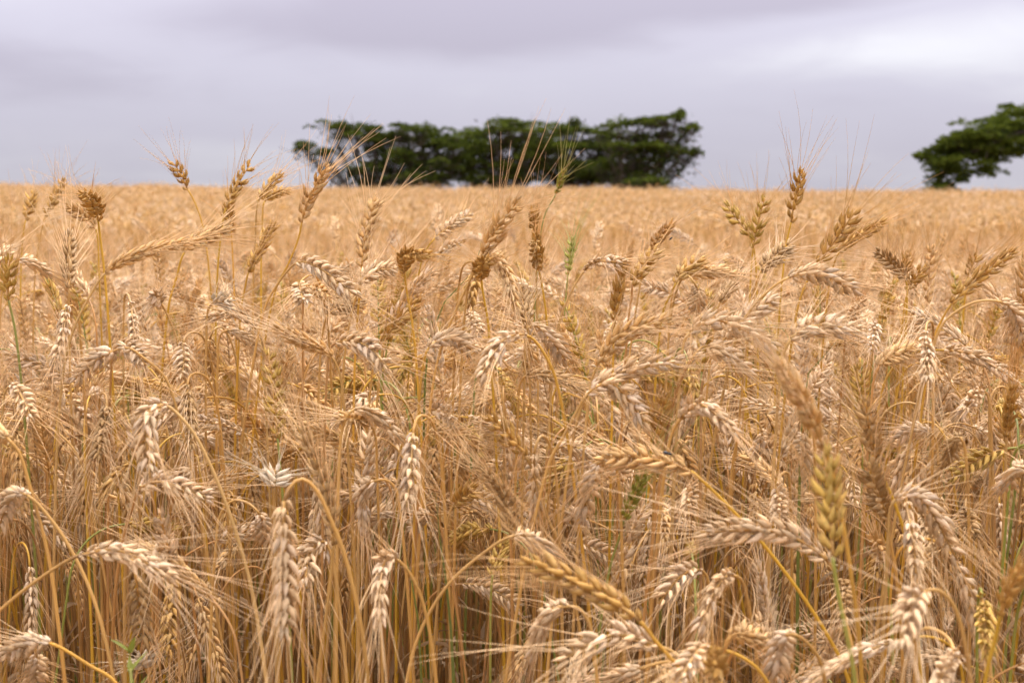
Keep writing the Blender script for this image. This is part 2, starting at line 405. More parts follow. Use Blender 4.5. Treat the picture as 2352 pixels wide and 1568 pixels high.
# ------------------------------------------------------------------ generic stalk path: ground -> neck -> ear tip
def pose_path(r, H, lean, fin, neck, L, earcurve):
    """planar path in x-z. lean: start angle from vertical; fin: angle at ear base; L ear length"""
    n = 60
    hs = H
    th = []; ds = []
    straight = hs - neck * .6
    for i in range(34): ds.append(straight / 34); th.append(lean * (.35 + .65 * i / 33))
    for i in range(16): ds.append(neck / 16); f = (i + .5) / 16; f = f * f * (3 - 2 * f); th.append(lean + (fin - lean) * f)
    for i in range(12): ds.append(L / 12); th.append(fin + earcurve * (i + .5) / 12)
    P = [(0, 0, 0)]
    for a, d in zip(th, ds):
        x, _, z = P[-1]; P.append((x + math.sin(a) * d, 0, z + math.cos(a) * d))
    P = np.array(P); P[:, 1] += .012 * np.sin(np.linspace(0, r.uniform(2, 5), len(P))) * np.linspace(0, 1, len(P))
    return P[:51], P[50:]

# ------------------------------------------------------------------ variants used for the countless rest and for the filler stalks
VARCOL = bpy.data.collections.new('wheat_variants')         # not linked to the scene
VARS = []
def pick_pose(r):
    q = r.random()
    if q < .16: return 'upright', r.uniform(-.06, .12), r.uniform(.05, .45), r.uniform(.05, .10), r.uniform(-.1, .35)
    if q < .42: return 'leaning', r.uniform(.0, .2), r.uniform(.6, 1.25), r.uniform(.06, .13), r.uniform(.2, .7)
    if q < .74: return 'nodding', r.uniform(.0, .2), r.uniform(1.3, 2.0), r.uniform(.07, .14), r.uniform(.3, .8)
    return 'hanging', r.uniform(.0, .18), r.uniform(2.2, 2.75), r.uniform(.07, .13), r.uniform(.1, .5)
TONES = ['P'] * 8 + ['T'] * 8 + ['K'] * 2 + ['B'] * 2 + ['G']
def near_variant(i):
    r = random.Random(100 + i)
    pose, lean, fin, neck, ec = pick_pose(r)
    H = r.uniform(.80, .97)
    Ln = r.uniform(.072, .098)
    S, E = pose_path(r, H, lean, fin, neck, Ln, ec)
    tone = r.choice(TONES); st = r.choice('yytttpppddd' if tone != 'G' else 'yg')
    S = np.vstack([resample(S[:36], 12)[:-1], resample(S[35:], 15)]); V, F = tube(S, stem_radius(arc(S), r), 6)
    ref = np.array((r.uniform(-1, 1), r.uniform(-1, 1), r.uniform(-1, 1)))
    mats, T = ear_layout(E, ref, r, loose=r.choice((0, 0, .12, .25)))
    A = awns_for(mats, T, r, per=1.7, length=r.uniform(.055, .085), splay=r.uniform(0, .35))
    rach = tube(resample(E, 10), np.linspace(.0011, .0007, 10), 4)
    leaves = []
    for k in range(r.choice((1, 1, 2, 2))):
        idx = r.randrange(3, 10); an = r.uniform(0, 6.28)
        leaves.append(leaf_geo(S[idx], (math.cos(an), math.sin(an)), r.uniform(.10, .24), r.uniform(.005, .009), r, droop=r.uniform(.5, 1.3)))
    mb = MB(); mb.add(V, F, 0); mb.add(*rach, 0)
    for q, M in enumerate(mats):
        b = SPK[q % 3]; W = np.vstack(b.V) @ M[:3, :3].T + M[:3, 3]; mb.add(W, b.F, 1)
    mb.add(*A, 2)
    for lf in leaves: mb.add(*lf, 3)
    me = mb.mesh('wheat', [STEM[st], EAR[tone], AWN[tone], LEAF])
    v = dict(pose=pose, tone=tone, st=st, stem=(V, F), rach=rach, mats=mats, awns=A, leaves=leaves, mesh=me, key=np.vstack([S[-12::2], resample(E, 6)]), H=H, E=E)
    return v
def mid_variant(i):
    r = random.Random(500 + i)
    pose, lean, fin, neck, ec = pick_pose(r)
    S, E = pose_path(r, r.uniform(.80, .97), lean, fin, neck, r.uniform(.07, .095), ec)
    tone = r.choice(TONES); st = r.choice('yyttttppd')
    mb = MB(); S = resample(S, 9); V, F = tube(S, np.linspace(.0022, .0013, 9), 3); mb.add(V, F, 0)
    mats, T = ear_layout(E, np.array((r.uniform(-1, 1), r.uniform(-1, 1), .3)), r)
    for M in mats:
        W = np.vstack(SPK_LO.V) @ M[:3, :3].T + M[:3, 3]; mb.add(W, SPK_LO.F, 1)
    mb.add(*awns_for(mats, T, r, per=1.5, lo=True, w0=.0005, splay=.2), 2)
    if r.random() < .6: mb.add(*leaf_geo(S[r.randrange(2, 5)], (r.uniform(-1, 1), r.uniform(-1, 1)), .2, .009, r, seg=4), 3)
    return mb.mesh('wheat_mid', [STEM[st], EAR[tone], AWN[tone], LEAF])
PATCH = .5
def far_patch(i):
    r = random.Random(900 + i); mb = MB()
    order = ['P', 'T', 'K', 'B']
    for q in range(72):
        pose, lean, fin, neck, ec = pick_pose(r)
        S, E = pose_path(r, min(1.1, r.gauss(.87, .075)), lean, fin, neck, r.uniform(.07, .1), ec)
        an = r.uniform(0, 6.28); c, s = math.cos(an), math.sin(an)
        off = np.array((r.uniform(-.5, .5) * PATCH, r.uniform(-.5, .5) * PATCH, 0))
        Rm = np.array(((c, -s, 0), (s, c, 0), (0, 0, 1)))
        S = resample(S, 6)[1:] @ Rm.T + off; E = resample(E, 5) @ Rm.T + off
        V, F = tube(S, .0022, 3); mb.add(V, F, 0)
        V, F = tube(E, np.array((.5, 1, 1.05, .85, .3)) * r.uniform(.0072, .0095), 4); mb.add(V, F, 1 + order.index(r.choice(['P', 'P', 'P', 'T', 'T', 'K', 'K', 'B', 'B'])))
        Tn = E[-1] - E[-2]; Tn /= np.linalg.norm(Tn)
        st = [E[k] for k in (1, 2, 3, 3, 4, 4)]
        dr = [Tn + np.array([r.uniform(-.4, .4) for _ in range(3)]) for _ in st]; dr = [d / np.linalg.norm(d) for d in dr]
        mb.add(*awns_geo(st, dr, [r.uniform(.05, .1) for _ in st], [np.zeros(3)] * len(st), .0007, seg=1), 5)
    return mb.mesh('wheat_patch', [STEM['t'], EAR['P'], EAR['T'], EAR['K'], EAR['B'], AWN['P']])
def stub_variant(i):
    """broken or leafy stems without an ear, and loose dry blades"""
    r = random.Random(1300 + i); mb = MB()
    H = r.uniform(.30, .72)
    P = np.array([(0, 0, 0), (r.uniform(-.02, .02), 0, H * .5), (r.uniform(-.05, .05), r.uniform(-.03, .03), H)])
    if r.random() < .4: P = np.vstack([P, P[-1] + np.array((r.uniform(.05, .15), r.uniform(-.06, .06), r.uniform(-.12, .03)))])
    V, F = tube(spline(P, 14), np.linspace(.0021, .0016, 14), 6); mb.add(V, F, 0)
    for k in range(r.choice((1, 2, 2, 3))):
        an = r.uniform(0, 6.28); z = H * r.uniform(.3, .95)
        mb.add(*leaf_geo((0, 0, z), (math.cos(an), math.sin(an)), r.uniform(.10, .28), r.uniform(.006, .013), r, droop=r.uniform(.4, 1.5)), 1)
    return mb.mesh('wheat_stub', [STEM[r.choice('ddpt')], LEAFG if i == 0 else LEAF])

NNEAR, NMID, NFAR, NSTUB = 34, 16, 5, 6
VARS = [near_variant(i) for i in range(NNEAR)]
meshes = [v['mesh'] for v in VARS] + [mid_variant(i) for i in range(NMID)] + [far_patch(i) for i in range(NFAR)] + [stub_variant(i) for i in range(NSTUB)]
for k, me in enumerate(meshes):
    o = bpy.data.objects.new('wheat_variant_%03d' % k, me); VARCOL.objects.link(o)

# ------------------------------------------------------------------ single wheat stalks read from the photograph
# (depth m, ear tone, stem tone, ear points base..tip, stem points downwards from the ear, label, tip towards(-1)/away(+1)/auto(0))
HERO = [
 (1.50,'B','y',[(225,503),(213,465),(189,441)],[(228,529),(239,618),(252,779)],'golden ear kinked at its tip on a long yellow stem',-1),
 (2.30,'B','y',[(59,504),(68,472),(77,440)],[(52,551),(47,690)],'brown upright ear at the far left skyline',0),
 (2.30,'B','t',[(104,497),(128,450),(145,410)],[(92,545),(80,640)],'slim ear leaning right, second along the left skyline',0),
 (2.10,'T','y',[(218,521),(188,492),(150,473)],[(224,545),(228,640)],'pale ear lying left behind the kinked golden ear',0),
 (1.45,'T','t',[(243,626),(321,583),(430,556)],[(205,682),(165,768),(140,900)],'long pale ear stretched sideways at the upper left',0),
 (1.55,'T','y',[(424,577),(470,545),(535,522)],[(405,640),(388,700)],'pale ear continuing the long sideways ear to the right',0),
 (2.20,'B','y',[(430,434),(415,398),(395,372)],[(443,455),(464,511),(478,600)],'short golden ear tilted left against the sky',0),
 (1.80,'B','y',[(518,478),(545,425),(575,376)],[(512,510),(500,620)],'brown ear leaning right, tallest left of the trees',0),
 (2.00,'B','y',[(530,520),(524,495),(520,470)],[(533,560)],'short brown ear behind the tallest left one',0),
 (1.95,'B','t',[(593,463),(614,432),(643,401)],[(587,540),(582,640)],'plump brown ear touching the sky left of the trees',0),
 (2.00,'B','y',[(607,462),(636,444),(667,436)],[(603,500),(600,580)],'brown ear bent right on the horizon line',0),
 (1.65,'T','y',[(693,510),(714,447),(755,377)],[(688,540),(660,611),(632,668)],'big ear leaning right in front of the leftmost tree',0),
 (1.65,'B','y',[(571,624),(600,570),(628,510)],[(562,665),(553,720)],'dark brown ear leaning right below the skyline ears',0),
 (1.60,'K','t',[(159,660),(158,600),(161,536)],[(158,700),(160,820)],'upright ear with grey mould streaks at the left',0),
 (1.50,'G','g',[(20,688),(18,640),(23,593)],[(32,743),(48,868)],'green-gold upright ear at the left edge',0),
 (1.55,'P','t',[(46,596),(80,606),(113,632)],[(30,602),(10,640),(0,720)],'pale nodding ear beside the left edge',0),
 (1.55,'P','t',[(-25,614),(0,588),(30,572)],[(-40,660)],'pale ear cut off by the left edge, up high',0),
 (1.50,'P','t',[(154,704),(146,760),(124,836)],[(166,698),(178,720),(186,800)],'pale ear hanging straight down at the left',0),
 (1.55,'P','t',[(368,694),(361,684),(356,674)],[(376,706),(400,761),(421,843)],'small ear pointing straight at the viewer, upper left',-1),
 (1.65,'P','t',[(300,698),(306,745),(312,795)],[],'pale hanging ear under the long sideways ear',0),
 (1.38,'P','t',[(298,798),(230,822),(168,874)],[(321,815),(357,843),(384,875)],'big pale ear drooping left in the left middle',0),
 (1.45,'P','p',[(280,790),(310,808),(335,838)],[(262,800),(255,860)],'short pale ear beside the big left-drooping one',0),
 (1.55,'P','t',[(421,788),(423,825),(417,870)],[],'thin pale ear hanging left of centre-left',0),
 (1.65,'T','t',[(482,778),(484,815),(484,860)],[],'narrow tan ear hanging beside another at centre-left',0),
 (1.55,'P','t',[(584,750),(538,715),(474,734)],[(600,775),(606,850)],'arched ear humped over at centre-left',0),
 (1.55,'P','t',[(521,757),(560,776),(596,812)],[(505,770),(500,840)],'ear sloping right under the humped ear',0),
 (1.45,'P','t',[(685,601),(732,615),(816,678)],[(660,622),(632,661),(607,710)],'long pale ear arching down right below the leaning ear',0),
 (1.55,'P','t',[(689,652),(691,668),(696,695)],[],'pale starburst ear hanging below the long arching ear',-1),
 (1.60,'T','p',[(706,660),(734,668),(768,686)],[(698,668),(696,720)],'tan ear lying right of the pale starburst ear',0),
 (1.50,'W','t',[(489,694),(503,688),(526,700)],[(478,710),(474,780)],'bleached tufted ear at centre-left',-1),
 (1.35,'T','t',[(760,817),(697,783),(630,748)],[(778,850),(790,930)],'plump ear sloping up left at the centre-left',0),
 (1.55,'K','t',[(753,722),(790,704),(832,690)],[(742,760),(735,830)],'weathered ear reaching right beside a yellow stem',0),
 (1.55,'T','y',[(831,612),(841,529),(867,454)],[(829,640),(823,708),(815,833)],'tall upright ear with long awns before the left trees',0),
 (1.50,'P','t',[(829,652),(863,622),(908,618)],[(806,728),(790,835)],'pale ear bent right at the foot of the tall one',0),
 (1.48,'B','y',[(929,624),(934,586),(982,584)],[(931,645),(936,680),(951,775)],'chunky brown ear folded right on a golden stem',-1),
 (2.10,'P','y',[(998,548),(1038,516),(1082,490)],[(978,575),(960,640)],'pale ear leaning right in the blurred middle field',0),
 (2.10,'P','t',[(1000,588),(1032,567),(1068,554)],[(980,600),(968,660)],'lower of two pale ears leaning right, left of centre',0),
 (1.38,'T','t',[(1106,588),(1148,515),(1190,461)],[(1091,620),(1056,693),(1020,779),(996,874)],'large central ear leaning right on a thick straw stem',0),
 (1.38,'T','t',[(1118,580),(1160,622),(1182,705)],[(1100,592),(1080,640),(1068,720)],'ear drooping right from behind the large central ear',0),
 (1.42,'B','y',[(1106,642),(1106,618),(1115,596)],[(1108,665),(1121,745)],'short brown ear under the large central ear',-1),
 (1.45,'B','t',[(1094,628),(1084,660),(1074,702)],[],'brown ear hanging left below the large central ear',0),
 (1.75,'B','t',[(1228,530),(1227,507),(1224,482)],[(1230,560)],'small brown ear behind the central one, pointing up',0),
 (1.55,'B','y',[(1238,620),(1232,580),(1230,541)],[(1245,656),(1256,740)],'dark upright ear right of the large central ear',-1),
 (1.95,'N','g',[(1304,630),(1309,590),(1315,548)],[(1302,658),(1296,730)],'unripe green ear standing upright at the centre',0),
 (2.10,'N','g',[(1277,446),(1287,418),(1297,388)],[(1252,493),(1240,560)],'thin unripe green ear crossing the trees',0),
 (1.50,'P','t',[(1345,619),(1377,600),(1439,605)],[(1327,643),(1291,718),(1278,780)],'very pale ear nodding right at the centre',0),
 (1.48,'B','y',[(1412,735),(1420,670),(1428,600)],[(1410,770)],'dark brown upright ear right of centre',0),
 (1.45,'B','p',[(1452,652),(1478,612),(1512,572)],[(1452,675),(1443,738)],'brown ear leaning right beside the dark upright one',0),
 (1.75,'T','t',[(1496,574),(1515,545),(1542,515)],[(1480,610)],'pale-tipped ear behind the brown leaning ear',0),
 (1.48,'B','y',[(1552,650),(1576,618),(1619,597)],[(1543,672),(1527,702),(1515,770)],'golden ear forking up from a bent yellow stem',0),
 (1.52,'T','t',[(1556,640),(1620,622),(1692,630)],[(1546,665),(1538,740)],'tan ear lying right below the forked golden ear',0),
 (1.32,'T','t',[(1373,838),(1430,766),(1542,733)],[(1362,862),(1350,930)],'long tan ear sweeping up right at right of centre',0),
 (1.26,'P','y',[(1205,768),(1155,781),(1102,867)],[(1223,776),(1252,815),(1278,875)],'bright pale ear hooked down left at the very centre',0),
 (1.42,'P','t',[(1222,745),(1262,775),(1302,832)],[(1210,756),(1206,830)],'pale ear drooping right at the very centre',0),
 (1.36,'P','y',[(984,798),(1034,775),(1093,810)],[(972,840),(962,930)],'pale humped ear left of the central hooked ear',0),
 (1.38,'P','p',[(774,784),(841,793),(893,845)],[(758,800),(750,880)],'pale ear arched over right at left of centre',0),
 (1.55,'B','t',[(888,774),(920,732),(957,686)],[(878,810)],'dark ear pointing up right in the left middle',0),
 (1.55,'P','t',[(1080,716),(1086,736),(1102,762)],[],'small pale ear facing the viewer above the humped ear',-1),
 (1.46,'K','t',[(1211,745),(1204,705),(1196,657)],[(1214,790)],'grey-brown upright ear above the central hooked ear',0),
 (1.50,'T','t',[(1216,788),(1220,830),(1221,868)],[],'tan ear hanging behind the central hooked ear',0),
 (1.40,'K','t',[(1210,861),(1280,868),(1345,893)],[(1196,875),(1190,950)],'dark-edged ear lying level below the centre',0),
 (1.26,'P','t',[(1368,884),(1450,848),(1566,828)],[(1345,912),(1318,1000)],'long pale ear lying level right of the centre',0),
 (1.90,'G','y',[(1724,545),(1697,508),(1666,468)],[(1733,580),(1738,650)],'green-gold ear tilted left, left one of a V pair',0),
 (1.90,'G','y',[(1730,570),(1742,510),(1757,454)],[(1727,600),(1722,680)],'green-gold upright ear, right one of a V pair',0),
 (1.75,'B','y',[(1817,512),(1827,450),(1842,388)],[(1808,550),(1798,630),(1787,773)],'tall golden ear poking into the sky at the right',0),
 (1.46,'B','y',[(1873,617),(1918,552),(1968,481)],[(1849,655),(1826,738)],'big golden ear leaning right below the tall right ear',0),
 (1.75,'B','y',[(1928,578),(1975,542),(2032,508)],[(1912,620),(1900,690)],'brown ear leaning far right behind the big golden one',0),
 (1.32,'P','t',[(1812,637),(1869,626),(1971,667)],[(1780,655),(1726,708),(1695,765)],'braided pale ear nodding level at the right',0),
 (1.60,'K','t',[(1748,620),(1782,588),(1816,561)],[(1735,660)],'weathered ear leaning right below the V pair',0),
 (1.60,'K','t',[(1655,692),(1678,660),(1706,629)],[(1645,720)],'dull dark ear leaning right, left of the braided one',0),
 (1.80,'K','y',[(2080,642),(2050,606),(2012,577)],[(2084,670),(2080,740)],'grey-brown ear tilted left in the right field',0),
 (2.10,'B','y',[(2084,632),(2083,608),(2084,583)],[(2084,660)],'small orange ear behind the grey tilted one',0),
 (1.90,'B','y',[(2085,670),(2102,640),(2123,615)],[(2078,700)],'short brown ear crossing the grey tilted one',0),
 (1.42,'B','y',[(2187,695),(2255,632),(2331,576)],[(2162,737),(2146,775)],'long golden ear leaning right at the right edge',0),
 (1.95,'B','y',[(2224,632),(2234,608),(2245,585)],[(2218,670)],'small dark ear behind the long right golden ear',0),
 (1.32,'P','t',[(2301,693),(2335,730),(2352,795)],[(2244,692),(2190,720),(2160,752)],'pale ear drooping on an arched stem at the right edge',0),
 (1.48,'P','t',[(1601,660),(1603,685),(1600,717)],[],'small pale ear hanging under the forked golden ear',0),
 (1.28,'P','t',[(1583,762),(1645,735),(1782,797)],[(1570,790),(1562,860)],'big pale arching ear left of the big right ears',0),
 (1.26,'P','p',[(1587,827),(1622,793),(1735,860)],[(1570,860),(1545,930)],'rosy ear arching right under the big pale arching ear',0),
 (1.28,'P','t',[(1815,778),(1869,747),(1978,758)],[(1800,815),(1790,890)],'pale plump ear lying level in the right middle',0),
 (1.32,'P','t',[(2126,766),(2130,815),(2130,874)],[],'white starburst ear hanging at the right',0),
 (1.36,'T','p',[(2020,838),(2058,815),(2103,799)],[(2008,868),(2000,940)],'tan ear pointing at the white starburst ear',0),
 (0.95,'T','y',[(1893,1032),(1850,935),(1785,830)],[(1907,1068),(1923,1130),(1958,1339),(1980,1565)],'large rosy ear leaning left on a straight golden stem',0),
 (0.90,'G','g',[(1913,1277),(1905,1150),(1893,1030)],[(1922,1345),(1943,1450),(1964,1565)],'large upright green-gold ear on a green stem, right foreground',0),
 (1.38,'P','t',[(27,884),(52,915),(72,962)],[(14,892),(5,960)],'pale ear hanging near the left edge, mid height',0),
 (1.18,'P','t',[(378,928),(338,948),(345,1098)],[(398,941),(442,990),(486,1074),(544,1229),(588,1405)],'pale ear hanging from a long arched stem, left',0),
 (1.45,'K','t',[(430,888),(437,950),(438,1032)],[],'dark weathered ear hanging left of centre',0),
 (1.45,'K','t',[(245,932),(238,985),(222,1055)],[],'dark ear hanging among stems at the left',0),
 (1.26,'P','p',[(318,1128),(362,1105),(488,1146)],[(305,1162),(283,1237),(265,1361)],'neat braided ear nodding right in the left foreground',0),
 (1.45,'B','t',[(301,1064),(268,1090),(238,1133)],[(312,1072),(318,1140)],'brown ear slanting down left among the left stems',0),
 (1.28,'W','t',[(630,1116),(631,1098),(632,1078)],[(630,1150),(632,1250)],'bleached white fan-shaped ear on a straight stem',0),
 (1.00,'P','t',[(652,1150),(655,1300),(654,1474)],[(663,1122),(690,1096),(725,1122),(760,1193),(791,1273),(831,1450),(845,1566)],'big pale ear hanging from an arch, foreground left of centre',0),
 (1.08,'P','t',[(190,1273),(274,1264),(394,1328)],[(164,1282),(88,1330),(0,1401),(-60,1470)],'large awned ear reaching right in the left foreground',0),
 (1.20,'K','t',[(309,1312),(322,1395),(332,1487)],[],'grey ear hanging under the large awned left ear',0),
 (1.18,'P','t',[(62,1136),(28,1142),(-6,1216)],[(88,1158),(146,1233),(203,1344),(248,1494)],'pale ear hooked over the left edge',0),
 (1.18,'T','t',[(15,1004),(0,998),(-30,1010)],[(44,1039),(71,1127),(110,1273),(141,1494)],'knobbly ear at the left edge on a thick pale stem',0),
 (1.12,'P','y',[(115,1476),(62,1478),(-5,1506)],[(146,1490),(208,1529),(265,1566)],'pale ear lying left in the bottom left corner',0),
 (1.18,'P','t',[(84,1506),(80,1540),(75,1582)],[],'ear hanging into the bottom left corner',0),
 (1.38,'W','t',[(330,1528),(327,1518),(325,1506)],[(345,1560)],'small bleached star-shaped ear at the bottom left',-1),
 (1.18,'K','t',[(766,1248),(742,1110),(690,981)],[(764,1280),(747,1428),(729,1565)],'long grey-brown ear leaning left above the foreground arch',0),
 (1.26,'P','t',[(744,1242),(712,1268),(700,1342)],[(757,1262),(770,1320)],'pale ear drooping beside the grey-brown leaning one',0),
 (1.32,'P','t',[(598,1182),(604,1210),(620,1252)],[(575,1158),(539,1147),(508,1176),(495,1260)],'small ear dangling from a low arched stem at left',0),
 (1.26,'P','t',[(814,938),(858,950),(918,1005)],[(792,963),(783,1010),(778,1090)],'pale ear bowing right at centre-left',0),
 (1.32,'T','t',[(852,975),(815,962),(778,962)],[(862,1000),(866,1080)],'tan ear tucked under the bowing centre-left ear',0),
 (1.28,'P','t',[(860,1105),(833,1127),(836,1231)],[(885,1100),(908,1120),(922,1200)],'pale ear hanging from a small hook, centre-left',0),
 (1.22,'P','t',[(949,993),(945,1070),(934,1164)],[],'straight pale ear hanging left of centre',0),
 (1.45,'P','t',[(995,942),(1016,944),(1040,965)],[(985,960)],'tiny pale ear near the centre of the field',0),
 (1.38,'T','p',[(985,995),(1040,990),(1098,1026)],[(975,1010),(965,1080)],'tan ear lying right, left of the centre',0),
 (1.50,'K','t',[(1057,1046),(1054,1075),(1053,1108)],[],'small grey ear hanging at the centre',0),
 (1.38,'B','t',[(1042,1160),(1066,1140),(1094,1122)],[(1030,1185)],'small dark ear pointing up right at the centre',0),
 (1.28,'K','p',[(1172,1231),(1155,1131),(1104,1074)],[(1174,1280)],'sparse thin brown ear leaning left at the centre',0),
 (1.28,'B','t',[(1205,1045),(1165,1000),(1118,955)],[(1222,1075),(1256,1184),(1302,1300)],'brown ear pointing up left at the centre',0),
 (1.28,'P','t',[(1227,1042),(1228,1110),(1225,1186)],[],'pale ear hanging right of centre',0),
 (1.32,'P','t',[(1284,1026),(1318,1030),(1360,1044)],[(1272,1040),(1262,1110)],'few-grained pale ear lying right of centre',0),
 (1.22,'P','t',[(1349,903),(1402,879),(1488,979)],[(1336,924),(1291,1008),(1262,1060)],'big rosy ear arching down right of centre',0),
 (1.12,'T','y',[(1585,1080),(1477,1050),(1374,1052)],[(1610,1100),(1700,1190),(1770,1270),(1890,1440),(1950,1566)],'long rosy ear lying left with a beetle on it',0),
 (1.22,'P','t',[(1375,1065),(1352,1120),(1338,1204)],[],'pale ear hanging under the beetle ear',0),
 (1.28,'B','t',[(1508,1018),(1514,960),(1531,902)],[(1505,1060)],'dark upright ear above the beetle ear',0),
 (1.18,'P','t',[(1565,960),(1609,928),(1686,992)],[(1547,985),(1530,1060)],'pale flat ear arching right above the beetle ear',0),
 (1.28,'N','g',[(1433,1194),(1456,1140),(1478,1083)],[(1424,1229),(1398,1317)],'green unripe ear under the beetle ear',0),
 (1.38,'G','g',[(1132,1318),(1144,1280),(1160,1242)],[(1128,1361),(1126,1565)],'yellow-green ear on a blue-green stem, low centre',0),
 (1.18,'P','t',[(1181,1229),(1225,1238),(1276,1270)],[(1150,1242),(1106,1273),(1035,1335),(969,1441),(934,1565)],'pale ear on a thick stem slanting up from bottom centre',0),
 (0.95,'B','y',[(1470,1425),(1345,1343),(1203,1286)],[(1499,1463),(1557,1529),(1590,1566)],'large blurred brown ear lying left, low centre foreground',0),
 (1.08,'P','t',[(1300,1392),(1256,1410),(1220,1513)],[(1331,1396),(1356,1440),(1368,1520)],'pale ear drooping left below the large brown ear',0),
 (1.03,'P','t',[(1506,1482),(1411,1456),(1285,1518)],[(1543,1494),(1580,1530),(1600,1566)],'pale ear arching left along the bottom edge',0),
 (1.08,'P','t',[(1470,1536),(1440,1546),(1395,1566)],[(1510,1522),(1550,1520),(1580,1550)],'ear lying on the bottom edge right of centre',0),
 (1.22,'P','t',[(1607,1308),(1566,1321),(1512,1385)],[(1622,1318),(1632,1400)],'pale ear drooping left, right of the brown foreground ear',0),
 (1.13,'P','t',[(907,1282),(880,1297),(871,1429)],[(929,1299),(960,1352),(982,1427),(998,1530)],'slim pale ear hooked over, lower left of centre',0),
 (1.38,'P','p',[(984,1180),(962,1192),(946,1226)],[(1000,1186),(1020,1240)],'small pale ear nodding left, low left of centre',0),
 (1.22,'K','y',[(2016,1062),(2000,1000),(1988,924)],[(2024,1085),(2056,1158),(2084,1255)],'dark ear with a bowed golden stem at the right',0),
 (1.20,'K','t',[(2038,1186),(2014,1130),(1996,1062)],[(2042,1230),(2060,1330)],'dark ear below the bowed golden stem',0),
 (1.13,'P','t',[(2056,1145),(2112,1140),(2198,1284)],[(2045,1168),(2040,1240)],'big fanned pale ear drooping right, lower right',0),
 (1.13,'P','t',[(2082,1157),(2097,1230),(2104,1315)],[],'plump ear hanging beside the big fanned ear',0),
 (1.08,'P','t',[(1903,1288),(1799,1224),(1608,1221)],[(1915,1310),(1935,1400),(1960,1500)],'long pale braided ear lying left, lower right',0),
 (1.28,'P','t',[(1786,1117),(1790,1155),(1790,1196)],[],'pale starburst ear above the long braided ear',0),
 (1.32,'P','t',[(1844,992),(1846,1035),(1849,1086)],[],'pale ear hanging left of the large green-gold ear',0),
 (1.45,'P','t',[(1751,993),(1744,1020),(1732,1049)],[],'small pale ear hanging under the rosy leaning ear',0),
 (0.90,'P','t',[(2124,1357),(2098,1380),(2064,1487)],[(2150,1352),(2185,1380),(2215,1470)],'blurred pale starburst ear in the lower right corner',0),
 (1.00,'P','t',[(1817,1455),(1795,1480),(1776,1567)],[(1839,1463),(1879,1507),(1895,1566)],'blurred pale ear hanging at the bottom right',0),
 (0.98,'P','t',[(2190,1494),(2175,1530),(2150,1575)],[],'pale ear cut by the bottom edge, lower right corner',0),
 (0.93,'B','y',[(2299,1407),(2320,1350),(2348,1295)],[(2290,1450),(2262,1566)],'blurred brown ear at the lower right edge',0),
 (1.13,'P','t',[(1682,1320),(1653,1338),(1604,1447)],[(1700,1326),(1718,1380)],'pale ear drooping left, second above the bottom right',0),
 (1.05,'T','t',[(1680,1458),(1722,1460),(1765,1474)],[(1668,1475),(1655,1540)],'tan ear lying level near the bottom right',0),
 (0.95,'B','t',[(1655,1556),(1646,1528),(1640,1505)],[(1658,1567)],'brown ear pointing at the viewer on the bottom edge',-1),
 (1.00,'P','y',[(1620,1485),(1595,1505),(1563,1560)],[(1645,1488),(1702,1507),(1758,1558)],'pale ear with a curved golden stem on the bottom edge',0),
 (1.18,'P','t',[(2350,1072),(2325,1086),(2292,1129)],[(2365,1090)],'pale ear drooping left at the right edge',0),
 (1.28,'K','t',[(2204,1002),(2190,1026),(2168,1068)],[(2214,1020),(2222,1100)],'grey ear drooping left in the right middle',0),
 (1.38,'P','t',[(2256,893),(2240,908),(2213,943)],[(2268,905),(2276,980)],'pale ear drooping left under the right starburst',0),
 (1.38,'B','t',[(2312,1000),(2318,940),(2326,884)],[(2310,1060)],'brown upright ear near the right edge',0),
 (1.38,'P','t',[(2135,990),(2095,988),(2048,1012)],[(2148,1005),(2156,1080)],'pale ear lying left below the tan pointing ear',0),
 (1.38,'K','t',[(2218,1166),(2226,1195),(2233,1231)],[],'small grey ear hanging right of the fanned ear',0),
 (1.28,'T','g',[(2029,1284),(2019,1258),(2006,1229)],[(2038,1330),(2046,1400)],'tiny thin ear on a wiry green stem, lower right',0),
]
HSAMP = []
def noun(i): return i
POSE_CAT = 'wheat stalk'
def make_stalk(base, stemVF, rach, mats, awns, leaves, tone, st, label, group, spk_scale=1.0):
    root = link('wheat_stalk', None, loc=base); root.empty_display_size = .05
    tag(root, label, 'wheat stalk', group)
    link('stem', mesh_from('stem', *stemVF, [STEM[st]]), root)
    ear = link('ear', mesh_from('rachis', *rach, [STEM['t']]), root)
    for q, M in enumerate(mats):
        o = link('spikelet', SPK_MESH[q % 3], ear)
        o.matrix_basis = Matrix(M.tolist()); o.material_slots[0].link = 'OBJECT'; o.material_slots[0].material = EAR[tone]
    a = link('awns', mesh_from('awns', *awns, [AWN[tone]]), ear); a['kind'] = 'stuff'
    for lf in leaves: link('leaf', mesh_from('leaf', *lf, [LEAF]), root)
    return root

